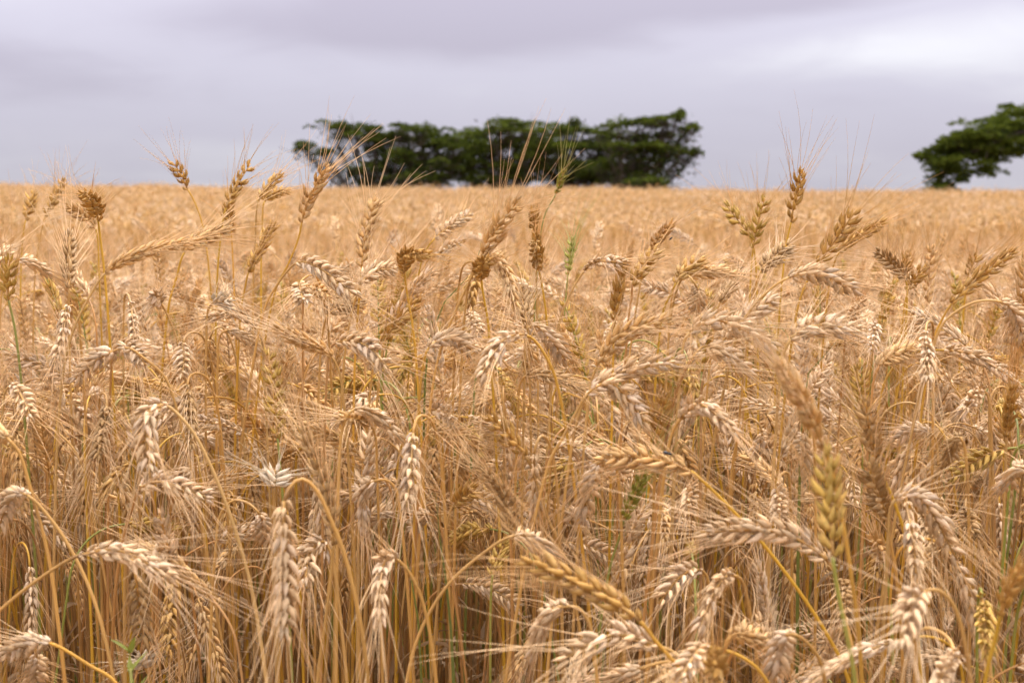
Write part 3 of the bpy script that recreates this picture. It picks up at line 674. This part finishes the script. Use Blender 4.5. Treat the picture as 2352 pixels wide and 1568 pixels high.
def build_heroes():
    for hi, (d, tone, st, ear, stem, label, sgn) in enumerate(HERO):
        r = random.Random(3000 + hi)
        E2 = np.array(ear, float)
        il = float(np.sum(np.linalg.norm(np.diff(E2, axis=0), axis=1))) * d / FPX
        L0 = r.uniform(.082, .095)
        s = sgn if sgn else r.choice((-1, 1))
        full = .9 if sgn else (.35 if tone in 'BG' else .7)
        if tone in 'NW' : L0 = .018 if tone == 'W' else .07
        off = s * math.sqrt(max(0.0, L0 * L0 - il * il)) * full
        n = len(E2); ed = [d + off * k / (n - 1) for k in range(n)]
        EP = [at(u, v, dd) for (u, v), dd in zip(ear, ed)]
        up = ear[-1][1] < ear[0][1] - 6
        SPp = [at(u, v, d + .004 * (k + 1)) for k, (u, v) in enumerate(stem)]
        if not stem:
            b = EP[0]; t0 = EP[1] - EP[0]; t0 /= np.linalg.norm(t0)
            sx = r.choice((-1, 1))
            SPp = [b - t0 * .012 + np.array((sx * .004, .006, .004)), b + np.array((sx * .012, .022, .010)), b + np.array((sx * .02, .042, -.02)), b + np.array((sx * .026, .055, -.12))]
        last = SPp[-1]; prev = SPp[-2] if len(SPp) > 1 else EP[0]
        slope = (last - prev) / max(abs((last - prev)[2]), .02); slope = np.clip(slope, -1.2, 1.2)
        h = last[2] - float(ground_z(last[0], last[1]))
        p1 = last + np.array((slope[0] * .10 * min(1, h * 2), slope[1] * .05 + .01, -h * .35))
        gx = p1[0] + slope[0] * .06; gy = p1[1] + .02
        g = np.array((gx, gy, float(ground_z(gx, gy))))
        chain = [g, p1] + SPp[::-1] + EP
        C = smooth_curve(spline(chain, 600), 2)
        C[-1] = EP[-1]
        s_cum = np.concatenate([[0], np.cumsum(np.linalg.norm(np.diff(C, axis=0), axis=1))])
        ib = int(np.argmin(np.linalg.norm(C - EP[0], axis=1)))
        S, E = C[:ib + 1] - g, C[ib:] - g
        S = np.vstack([resample(S[:len(S) // 2], 14)[:-1], resample(S[len(S) // 2 - 1:], 90)])
        thick = 1.12 if d < 1.3 else 1.0
        if tone in 'N': thick *= .8
        V, F = tube(S, stem_radius(arc(S), r, .00115 * thick, .0021 * thick, .45), 8)
        ref = np.array((r.uniform(-1, 1), r.uniform(-.6, .6), r.uniform(-1, 1)))
        ns = 1.0
        if tone == 'N': ns = .8
        loose = .17 if tone in 'PK' else .07
        if tone == 'W': loose = .9
        mats, T = ear_layout(E, ref, r, loose=loose, node_scale=ns, pitch=.0019 if tone == 'W' else .0052)
        A = awns_for(mats, T, r, per=3.2 if tone == 'W' else 2.1, length=r.uniform(.075, .108) * (.5 if tone == 'W' else .85 if tone in 'BG' else 1), splay=(.55 if tone == 'W' else .32 if 'starburst' in label else r.uniform(.02, .25)), w0=.00034 if tone in 'BG' else .00042)
        make_stalk(g, (V, F), tube(resample(E, 14), np.linspace(.0012, .0008, 14), 5), mats, A, [], tone, st, 'wheat stalk, ' + label, 'wheat stalks of the front rows')
        for p in resample(E + g, 7): u, v, dd = project(p); HSAMP.append((float(u), float(v), float(dd), hi))
        for p in (S + g)[::-1][4:40:5]: u, v, dd = project(p); HSAMP.append((float(u), float(v), float(dd), -1))
build_heroes()
HS = np.array(HSAMP)

# ------------------------------------------------------------------ the rest of the field
def field_points():
    pts = []
    # near band: single stalks with full detail
    y1 = 4.2; n = 9000
    X = NR.uniform(-2.5, 2.5, n * 2); Y = NR.uniform(.95, y1, n * 2)
    front = 1.30 - .22 * np.clip((X + .2) / .5, 0, 1) + .05 * np.sin(X * 9)
    keep = (np.abs(X) < .42 * Y + .45) & (Y > front)
    X, Y = X[keep], Y[keep]
    area = sum(2 * (.42 * y + .45) * .01 for y in np.arange(1.2, y1, .01))
    want = int(area * 520)
    X, Y = X[:want], Y[:want]
    near = []
    for x, y in zip(X, Y):
        k = int(NR.integers(NNEAR)); near.append((x, y, k, NR.uniform(0, 2 * math.pi), NR.normal(0, .05), NR.normal(0, .05), NR.uniform(.90, 1.04)))
    # lower ears filling the right foreground
    for _ in range(90):
        x = NR.uniform(-.05, .62); y = NR.uniform(.98, 1.3)
        near.append((x, y, int(NR.integers(NNEAR)), NR.uniform(0, 6.28), NR.normal(0, .1), NR.normal(0, .1), NR.uniform(.66, .84)))
    return near
NEAR = field_points()

def xform(k, x, y, rz, tx, ty, sc):
    return Matrix.Translation((x, y, float(ground_z(x, y)))) @ Matrix.Rotation(tx, 4, 'X') @ Matrix.Rotation(ty, 4, 'Y') @ Matrix.Rotation(rz, 4, 'Z') @ Matrix.Scale(sc, 4)

kept = []
for (x, y, k, rz, tx, ty, sc) in NEAR:
    M = np.array(xform(k, x, y, rz, tx, ty, sc)); P = VARS[k]['key'] @ M[:3, :3].T + M[:3, 3]
    u, v, d = project(P)
    dist = np.hypot(u[:, None] - HS[None, :, 0], v[:, None] - HS[None, :, 1])
    lim = np.where(HS[None, :, 3] >= 0, 26, 12) / np.clip(HS[None, :, 2], .9, 2.2) * 1.3
    bad = (dist < lim) & (d[:, None] < HS[None, :, 2] + .03)
    if bad.any(): continue
    if v.min() < 560 and d.mean() < 2.6: continue          # only the picked tall ears rise above the canopy up close
    kept.append((x, y, k, rz, tx, ty, sc, float(u[-4]), float(v[-4]), float(d.mean())))

# nearest filler stalks in view become things of their own
inview = sorted([q for q in kept if -20 < q[7] < 2372 and 520 < q[8] < 1560], key=lambda q: q[9])
FILL = inview[:300 - len(HERO)]
fillset = set(id(q) for q in FILL)
TONEW = {'P': 'pale', 'T': 'tan', 'K': 'weathered', 'B': 'brown', 'G': 'green-gold'}
POSEW = {'upright': 'upright', 'leaning': 'leaning', 'nodding': 'nodding', 'hanging': 'hanging'}
ear_c = np.array([HS[HS[:, 3] == i][3, :2] for i in range(len(HERO))])
used = set()
part_cache = {}
def filler_label(q, v):
    dd = np.hypot(ear_c[:, 0] - q[7], ear_c[:, 1] - q[8]); order = np.argsort(dd)
    for i in order[:12]:
        du, dv = q[7] - ear_c[i, 0], q[8] - ear_c[i, 1]
        w = ('left of' if du < 0 else 'right of') if abs(du) > abs(dv) else ('above' if dv < 0 else 'below')
        nick = HERO[int(i)][5].split(',')[0]
        lab = '%s %s ear just %s the %s' % (TONEW[v['tone']], POSEW[v['pose']], w, nick)
        words = lab.split()[:16]; lab = ' '.join(words)
        if lab not in used:
            used.add(lab); return lab
    return None
for q in FILL:
    x, y, k, rz, tx, ty, sc = q[:7]; v = VARS[k]
    if k not in part_cache:
        part_cache[k] = (mesh_from('stem', *v['stem'], [STEM[v['st']]]), mesh_from('rachis', *v['rach'], [STEM['t']]),
                         mesh_from('awns', *v['awns'], [AWN[v['tone']]]), [mesh_from('leaf', *lf, [LEAF]) for lf in v['leaves']])
    sm, rm, am, lms = part_cache[k]
    lab = filler_label(q, v)
    root = link('wheat_stalk', None); root.empty_display_size = .05
    root.matrix_basis = xform(k, x, y, rz, tx, ty, sc)
    tag(root, lab or '%s wheat ear packed between the foreground stalks' % TONEW[v['tone']], 'wheat stalk', 'wheat stalks of the front rows')
    link('stem', sm, root); ear = link('ear', rm, root)
    for j, M in enumerate(v['mats']):
        o = link('spikelet', SPK_MESH[j % 3], ear); o.matrix_basis = Matrix(M.tolist())
        o.material_slots[0].link = 'OBJECT'; o.material_slots[0].material = EAR[v['tone']]
    a = link('awns', am, ear); a['kind'] = 'stuff'
    for lm in lms: link('leaf', lm, root)

def build_field():
    P, I, RT, SC = [], [], [], []
    def put(x, y, k, rot, s, dz=0.0):
        P.append((x, y, float(ground_z(x, y)) + dz)); I.append(k); RT.append(rot); SC.append(s)
    for q in kept:
        if id(q) in fillset: continue
        M = xform(q[2], *q[:2], *q[3:7]); e = M.to_euler(); put(q[0], q[1], q[2], tuple(e), q[6])
    up = [k for k, v in enumerate(VARS) if v['pose'] in ('upright', 'leaning')]
    for _ in range(110):                                    # taller ears standing out of the middle distance
        y = NR.uniform(2.3, 5.5); x = NR.uniform(-.38, .38) * y - .12 * y * (NR.random() < .5)
        put(x, y, up[int(NR.integers(len(up)))], (NR.normal(0, .06), NR.normal(0, .06), NR.uniform(0, 6.28)), NR.uniform(1.0, 1.13))
    # broken stems and dry blades low in the stand
    for _ in range(2000):
        x = NR.uniform(-1.6, 1.6); y = NR.uniform(1.1, 3.4)
        if abs(x) > .42 * y + .4: continue
        k = NNEAR + NMID + NFAR + (0 if NR.random() < .025 else int(NR.integers(1, NSTUB)))
        put(x, y, k, (NR.normal(0, .12), NR.normal(0, .12), NR.uniform(0, 6.28)), NR.uniform(.7, 1.05))
    # middle distance
    n = 0
    for _ in range(60000):
        y = 4.2 + (12.5 - 4.2) * math.sqrt(NR.random()); x = NR.uniform(-1, 1) * (.42 * y + .8)
        if NR.random() > (.42 * y + .8) / 6.1: continue
        put(x, y, NNEAR + int(NR.integers(NMID)), (NR.normal(0, .06), NR.normal(0, .06), NR.uniform(0, 6.28)), NR.uniform(.9, 1.06)); n += 1
        if n > 23000: break
    # far field: half-metre patches up to and over the crest
    for yi in np.arange(12.3, 48, PATCH * .9):
        for xi in np.arange(-(.43 * yi + 2), .43 * yi + 2, PATCH * .9):
            if yi > 41 and NR.random() < .4: continue
            put(xi + NR.normal(0, .08), yi + NR.normal(0, .08), NNEAR + NMID + int(NR.integers(NFAR)), (0, 0, NR.uniform(0, 6.28)), NR.uniform(.90, 1.09))
    for _ in range(2600):                                   # taller single ears along the crest
        y = NR.uniform(27, 42); x = NR.uniform(-1, 1) * (.43 * y + 1)
        put(x, y, NNEAR + int(NR.integers(NMID)), (NR.normal(0, .08), NR.normal(0, .08), NR.uniform(0, 6.28)), NR.uniform(1.05, 1.24))
    me = bpy.data.meshes.new('wheat_field'); me.from_pydata(P, [], [])
    a = me.attributes.new('idx', 'INT', 'POINT'); a.data.foreach_set('value', np.array(I, dtype=np.int32))
    a = me.attributes.new('rot', 'FLOAT_VECTOR', 'POINT'); a.data.foreach_set('vector', np.array(RT, dtype=np.float32).ravel())
    a = me.attributes.new('scl', 'FLOAT', 'POINT'); a.data.foreach_set('value', np.array(SC, dtype=np.float32))
    o = link('wheat_field', me)
    tag(o, 'dense ripe wheat filling the field up to its crest', 'wheat', kind='stuff')
    ng = bpy.data.node_groups.new('plant_wheat', 'GeometryNodeTree')
    ng.interface.new_socket('Geometry', in_out='INPUT', socket_type='NodeSocketGeometry')
    ng.interface.new_socket('Geometry', in_out='OUTPUT', socket_type='NodeSocketGeometry')
    N, L = ng.nodes.new, ng.links.new
    gi, go = N('NodeGroupInput'), N('NodeGroupOutput')
    ci = N('GeometryNodeCollectionInfo'); ci.inputs['Collection'].default_value = VARCOL
    ci.inputs['Separate Children'].default_value = True; ci.inputs['Reset Children'].default_value = True
    ip = N('GeometryNodeInstanceOnPoints'); ip.inputs['Pick Instance'].default_value = True
    def attr(name, t):
        n = N('GeometryNodeInputNamedAttribute'); n.data_type = t; n.inputs['Name'].default_value = name; return n.outputs['Attribute']
    e2r = N('FunctionNodeEulerToRotation'); L(attr('rot', 'FLOAT_VECTOR'), e2r.inputs[0])
    L(gi.outputs[0], ip.inputs['Points']); L(ci.outputs[0], ip.inputs['Instance']); L(attr('idx', 'INT'), ip.inputs['Instance Index'])
    L(e2r.outputs[0], ip.inputs['Rotation']); L(attr('scl', 'FLOAT'), ip.inputs['Scale'])
    L(ip.outputs[0], go.inputs[0])
    md = o.modifiers.new('plant', 'NODES'); md.node_group = ng
    print('field points', len(P), 'heroes', len(HERO), 'fill', len(FILL))
build_field()

# ------------------------------------------------------------------ wind-shaped cypress trees
BARK = plant_mat('bark', [(.10, .075, .055), (.08, .06, .045), (.13, .10, .075)], spot=(.04, .03, .025), spot_amt=.6, scale=3, streak=(1, 1, .3), transl=0, rough=.9)
FOL = [plant_mat('foliage_fresh_lit', [(0.104, 0.132, 0.016), (0.084, 0.110, 0.016)], spot=(.04, .06, .01), spot_amt=.35, scale=.9, transl=.2, rough=.9, spec=.08),
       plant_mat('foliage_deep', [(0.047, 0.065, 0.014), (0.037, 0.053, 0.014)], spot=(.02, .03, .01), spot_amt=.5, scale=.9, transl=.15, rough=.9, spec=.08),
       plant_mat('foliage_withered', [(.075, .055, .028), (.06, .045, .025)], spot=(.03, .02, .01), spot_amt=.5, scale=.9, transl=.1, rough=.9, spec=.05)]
def make_tree(label, D, base_u, pads, seed, fresh=.5, trunk_r=.42, lean=0.0, arch=False, group='wind-shaped cypresses on the crest'):
    r = random.Random(seed); nr = np.random.default_rng(seed)
    px = D / FPX
    b = at(base_u, 440, D); g = np.array((b[0], b[1], float(ground_z(b[0], b[1])) - .1))
    root = link('cypress_tree', None, loc=g); tag(root, label, 'tree', group)
    cs = []
    for (u, v, ru, rv, *o) in pads:
        c = at(u, v, D) - g; c[1] += r.uniform(-1, 1) * min(2.2, ru * px)
        cs.append((c, ru * px, rv * px, o[0] if o else 1.0))
    top = np.mean([c[0] for c in cs], axis=0)
    hub = np.array((top[0] * .25 + lean, 0, max(.9, top[2] * (.8 if arch else .34))))
    if arch: hub[0] = 0.3
    V, F = tube(spline([(0, 0, -.3), (hub[0] * .35, .05, hub[2] * .5), hub, hub + np.array((hub[0] * .3, 0, .6))], 14), np.linspace(trunk_r, trunk_r * .55, 14), 9)
    link('trunk', mesh_from('trunk', V, F, [BARK]), root)
    mb = MB()
    for (c, rx, rz, dens) in cs:
        # a limb with side twigs carries each pad
        st = np.array((c[0] * r.uniform(.05, .42), r.uniform(-.25, .25), hub[2] * r.uniform(.0, .8)))
        if arch: st = np.array((r.uniform(-.2, .4), r.uniform(-.2, .2), hub[2] * r.uniform(.85, 1.15)))
        mid = st * .5 + c * .5 + np.array((0, 0, (.06 if arch else -.12) * abs(c[0] - st[0]) + r.uniform(-.2, .1)))
        way = [st, mid, c - np.array((0, 0, rz * .4)), c + np.array((np.sign(c[0]) * rx * .5, 0, 0))]
        if arch:                                         # limbs run inside the arching crown
            def crown_z(x):
                w = [math.exp(-((q[0][0] - x) / .8) ** 2) * q[2] for q in cs]; return sum(a * q[0][2] for a, q in zip(w, cs)) / max(sum(w), 1e-6)
            way = [st] + [np.array((c[0] * f, c[1] * f, crown_z(c[0] * f) + .15)) for f in (.35, .65, .9)] + [c]
        Lm = MB(); path = spline(way, 12)
        V, F = tube(path, np.linspace(.10 if arch else .16, .03, 12), 5); Lm.add(V, F)
        for _ in range(0 if arch else int(9 * dens) + 4):
            p = path[r.randrange(3, 11)]; e = c + nr.normal(0, 1, 3) * np.array((rx * .6, rx * .45, rz * .6))
            w = (p + e) / 2 + nr.normal(0, .12, 3)
            V, F = tube(spline([p, w, e], 5), np.linspace(.045, .015, 5), 3); Lm.add(V, F)
        link('limb', Lm.mesh('limb', [BARK]), root)
        # foliage sprays on a flattened, uneven dome
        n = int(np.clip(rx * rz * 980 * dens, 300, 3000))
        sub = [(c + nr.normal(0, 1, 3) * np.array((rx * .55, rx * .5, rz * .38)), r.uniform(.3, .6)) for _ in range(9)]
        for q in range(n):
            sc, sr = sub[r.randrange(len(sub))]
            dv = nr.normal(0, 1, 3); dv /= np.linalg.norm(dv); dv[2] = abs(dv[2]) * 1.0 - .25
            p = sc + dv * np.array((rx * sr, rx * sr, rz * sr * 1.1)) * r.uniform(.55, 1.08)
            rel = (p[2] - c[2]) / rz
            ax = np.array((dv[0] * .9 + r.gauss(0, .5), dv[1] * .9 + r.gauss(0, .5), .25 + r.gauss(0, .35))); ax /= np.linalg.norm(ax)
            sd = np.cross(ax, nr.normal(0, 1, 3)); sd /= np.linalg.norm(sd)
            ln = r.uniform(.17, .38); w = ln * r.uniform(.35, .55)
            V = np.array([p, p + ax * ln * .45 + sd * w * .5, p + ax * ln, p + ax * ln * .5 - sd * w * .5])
            k = 0 if r.random() < fresh * (.8 + .5 * (rel > 0)) else (2 if r.random() < .18 else 1)  # brighter green favoured on the upper half: fresh growth plus painted top light
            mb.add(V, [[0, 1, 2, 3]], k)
    for q in range(0 if arch else int(len(cs) * 240)):                 # withered inner sprays hanging between the limbs
        c, rx, rz, dens = cs[r.randrange(len(cs))]
        st = np.array((c[0] * .45, 0, .5)); p = st + (c - st) * (r.random() ** .6) + nr.normal(0, 1, 3) * np.array((.5, .5, .3))
        if p[2] < .5: continue
        ax = nr.normal(0, 1, 3); ax /= np.linalg.norm(ax); sd = np.cross(ax, nr.normal(0, 1, 3)); sd /= np.linalg.norm(sd); ln = r.uniform(.2, .45); w = ln * .4
        mb.add(np.array([p, p + ax * ln * .45 + sd * w * .5, p + ax * ln, p + ax * ln * .5 - sd * w * .5]), [[0, 1, 2, 3]], 2 if r.random() < .45 else 1)
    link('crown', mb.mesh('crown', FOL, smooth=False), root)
    return root
T1 = [(697,338,30,14),(735,350,34,11),(756,288,30,12),(795,294,32,14),(832,314,52,22),(850,297,30,12),(880,334,60,26),(930,314,50,20),(925,294,18,8),(970,304,45,16),(990,334,50,26),(1022,324,42,20),(870,366,45,20,.6),(838,388,28,14,.3),(985,385,60,26,.9),(1012,410,50,14,.9),(955,362,55,25,.9),(818,398,18,12,.5),(905,392,40,16,.35),(950,408,50,16,.8),(1045,344,42,26),(1045,380,40,24,.9),(855,412,30,8,.3)]
T2 = [(1070,324,45,20),(1110,308,45,20),(1150,298,45,18),(1168,282,30,10),(1205,287,34,13),(1130,345,60,28),(1190,334,60,28),(1242,307,45,18),(1080,362,45,25,.9),(1070,400,45,20,.7),(1150,388,55,28,.9),(1250,342,50,28),(1205,380,50,30,.9),(1120,410,45,14,.7),(1195,410,50,14,.8)]
T3 = [(1290,304,42,16),(1318,286,12,16),(1340,304,42,14),(1300,342,60,28),(1362,337,55,28),(1262,382,50,30,.9),(1332,387,60,30,.9),(1392,314,45,16),(1290,410,50,14,.8),(1370,405,45,20,.9),(1395,350,45,26),(1240,355,40,26)]
T4 = [(1420,290,38,13),(1465,284,42,14),(1500,287,40,16),(1535,277,28,11),(1562,266,13,8),(1577,296,22,8),(1589,291,10,6),(1450,313,60,18),(1520,313,40,10),(1430,347,60,20),(1480,343,50,15),(1535,341,36,9),(1568,347,24,7),(1595,353,12,4),(1495,366,34,11,.8),(1402,388,50,30,.9),(1455,384,42,20,.9),(1440,408,50,14,.8)]
T5 = [(1468,416,30,9),(1490,417,24,10),(1510,423,16,7)]
T6 = [(2122,358,18,9),(2138,364,28,13),(2165,344,26,12),(2200,322,42,16),(2250,302,50,18),(2300,284,55,20),(2350,266,50,22),(2405,256,60,26),(2330,290,50,20),(2210,345,55,24),(2270,332,60,26),(2340,318,60,28),(2432,310,60,35),(2165,378,30,20,.9),(2155,405,22,16,.9),(2172,424,20,14,.9),(2200,372,45,20),(2185,400,28,20),(2165,428,26,18),(2150,440,20,14),(2190,440,18,12),(2250,352,50,20),(2310,345,50,16),(2210,402,36,22),(2245,392,42,20),(2285,370,42,18),(2330,354,45,18),(2385,345,40,18),(2185,332,36,14),(2290,350,45,18),(2235,340,45,22),(2305,322,50,24),(2355,300,45,24),(2200,362,36,20),(2150,385,26,20),(2190,340,30,16),(2225,322,45,22),(2160,348,30,16),(2275,310,50,22),(2320,300,50,22),(2350,345,40,14,.7),(2480,300,60,40),(2462,345,40,30)]
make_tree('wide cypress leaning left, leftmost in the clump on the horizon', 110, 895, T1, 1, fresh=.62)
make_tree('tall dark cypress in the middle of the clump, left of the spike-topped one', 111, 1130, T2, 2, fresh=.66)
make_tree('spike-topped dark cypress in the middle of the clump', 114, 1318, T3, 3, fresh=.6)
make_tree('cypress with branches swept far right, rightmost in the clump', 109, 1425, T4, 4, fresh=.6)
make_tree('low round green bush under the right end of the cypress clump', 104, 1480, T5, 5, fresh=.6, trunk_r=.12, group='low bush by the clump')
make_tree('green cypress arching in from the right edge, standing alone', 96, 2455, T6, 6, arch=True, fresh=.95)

# ------------------------------------------------------------------ small things
def grass_blade(pts, d, w, label):
    P = [at(u, v, d) for u, v in pts]; g = P[-1].copy(); g[2] = float(ground_z(g[0], g[1])); g[0] += .01
    C = spline([p - g for p in P] + [np.zeros(3)], 24)[::-1]
    T = tangents(C); sd = np.cross(T, np.array((.25, 1., .1))); sd /= np.linalg.norm(sd, axis=1, keepdims=True)
    t = np.linspace(0, 1, len(C)); ww = w * (.5 + .5 * np.minimum(1, t * 3)) * (1 - t ** 6 * .95)
    nr_ = np.cross(sd, T); V = np.stack([C - sd * ww[:, None] * .5, C + nr_ * ww[:, None] * .2, C + sd * ww[:, None] * .5], 1).reshape(-1, 3)
    F = []
    for i in range(len(C) - 1):
        b = i * 3; F += [[b, b + 1, b + 4, b + 3], [b + 1, b + 2, b + 5, b + 4]]
    o = link('grass_blade', mesh_from('grass_blade', V, F, [LEAFG]), loc=g); tag(o, label, 'grass blade')
grass_blade([(1000, 1131), (1006, 1190), (1012, 1250), (1024, 1330), (1038, 1480)], 1.20, .0042, 'dark green rolled grass blade standing left of the centre')
grass_blade([(905, 1155), (925, 1250), (945, 1330), (960, 1420)], 1.32, .0035, 'short green grass blade left of the rolled dark one')
grass_blade([(1925, 780), (1888, 815), (1860, 850), (1845, 930)], 1.38, .004, 'yellow-green blade slanting under the level plump ear')
grass_blade([(1115, 540), (1075, 640), (1040, 660), (1010, 720), (985, 780)], 1.7, .0035, 'thin green blade crossing behind the central thick stem')

def beetle():
    p = at(1530, 1046, 1.12) + np.array((0, -.006, .002)); mb = MB()
    m = bpy.data.materials.new('beetle_shell'); m.use_nodes = True; b = m.node_tree.nodes['Principled BSDF']
    b.inputs['Base Color'].default_value = (.008, .008, .010, 1); b.inputs['Roughness'].default_value = .3
    root = link('beetle', None, loc=p); root.rotation_euler = (.3, .25, .1); tag(root, 'tiny black beetle sitting on the long rosy ear', 'beetle')
    def ell(name, c, s, n=10):
        V = []; F = []
        for i in range(1, n // 2):
            ph = math.pi * i / (n // 2)
            for j in range(n):
                th = 2 * math.pi * j / n; V.append((c[0] + s[0] * math.cos(ph), c[1] + s[1] * math.sin(ph) * math.cos(th), c[2] + s[2] * math.sin(ph) * math.sin(th)))
        k = n // 2 - 1
        for i in range(k - 1):
            for j in range(n): F.append([i * n + j, i * n + (j + 1) % n, (i + 1) * n + (j + 1) % n, (i + 1) * n + j])
        F += [list(range(n))[::-1], [(k - 1) * n + j for j in range(n)]]
        link(name, mesh_from(name, V, F, [m]), root)
    ell('abdomen', (-.0012, 0, .0012), (.0028, .0018, .0014)); ell('thorax', (.0018, 0, .0012), (.0011, .0014, .0011)); ell('head', (.0032, 0, .0011), (.0007, .0008, .0007))
    for sx in (-1, 1):
        for k in (-.0018, 0, .0018):
            V, F = tube(np.array([(k, 0, .001), (k * 1.2, sx * .0022, .0014), (k * 1.5, sx * .0034, -.0006)]), .00018, 4); link('leg', mesh_from('leg', V, F, [m]), root)
    # small fly caught on the awns higher up
    q = at(1541, 548, 1.42); r2 = link('fly', None, loc=q); r2.rotation_euler = (0, -.7, 0); tag(r2, 'tiny dark fly on the awns right of the central brown ears', 'fly')
    V, F = tube(np.array([(-.0022, 0, 0), (-.001, 0, 0), (.001, 0, .0002), (.0022, 0, 0)]), np.array((.0002, .0008, .0008, .0003)), 6); link('body', mesh_from('body', V, F, [m]), r2)
    for sx in (-1, 1):
        V = np.array([(.0006, 0, .0008), (-.0012, sx * .0004, .0010), (-.0032, sx * .0011, .0011), (-.0028, sx * .0002, .0011)]); link('wing', mesh_from('wing', V, [[0, 1, 2, 3]], [m]), r2)
beetle()

def green_sprig():
    g0 = at(300, 1535, 1.10); g = np.array((g0[0], g0[1], float(ground_z(g0[0], g0[1])))); r = random.Random(5)
    root = link('weed', None, loc=g); tag(root, 'fresh green weed sprig at the bottom left edge', 'weed')
    top = g0 - g; V, F = tube(spline([(0, 0, 0), top * .5 + np.array((.01, 0, 0)), top], 10), .0013, 5); link('stem', mesh_from('stem', V, F, [STEM['g']]), root)
    m = plant_mat('weed_green', [(.19, .23, .035), (.25, .26, .045)], spot=(.3, .3, .05), spot_amt=.3, transl=.3)
    for k in range(16):
        t = r.uniform(.80, 1.02); an = r.uniform(0, 6.28)
        V, F = leaf_geo(top * t, (math.cos(an), math.sin(an)), r.uniform(.014, .026), .006, r, droop=.3, seg=4); link('leaf', mesh_from('leaf', V, F, [m]), root)
green_sprig()
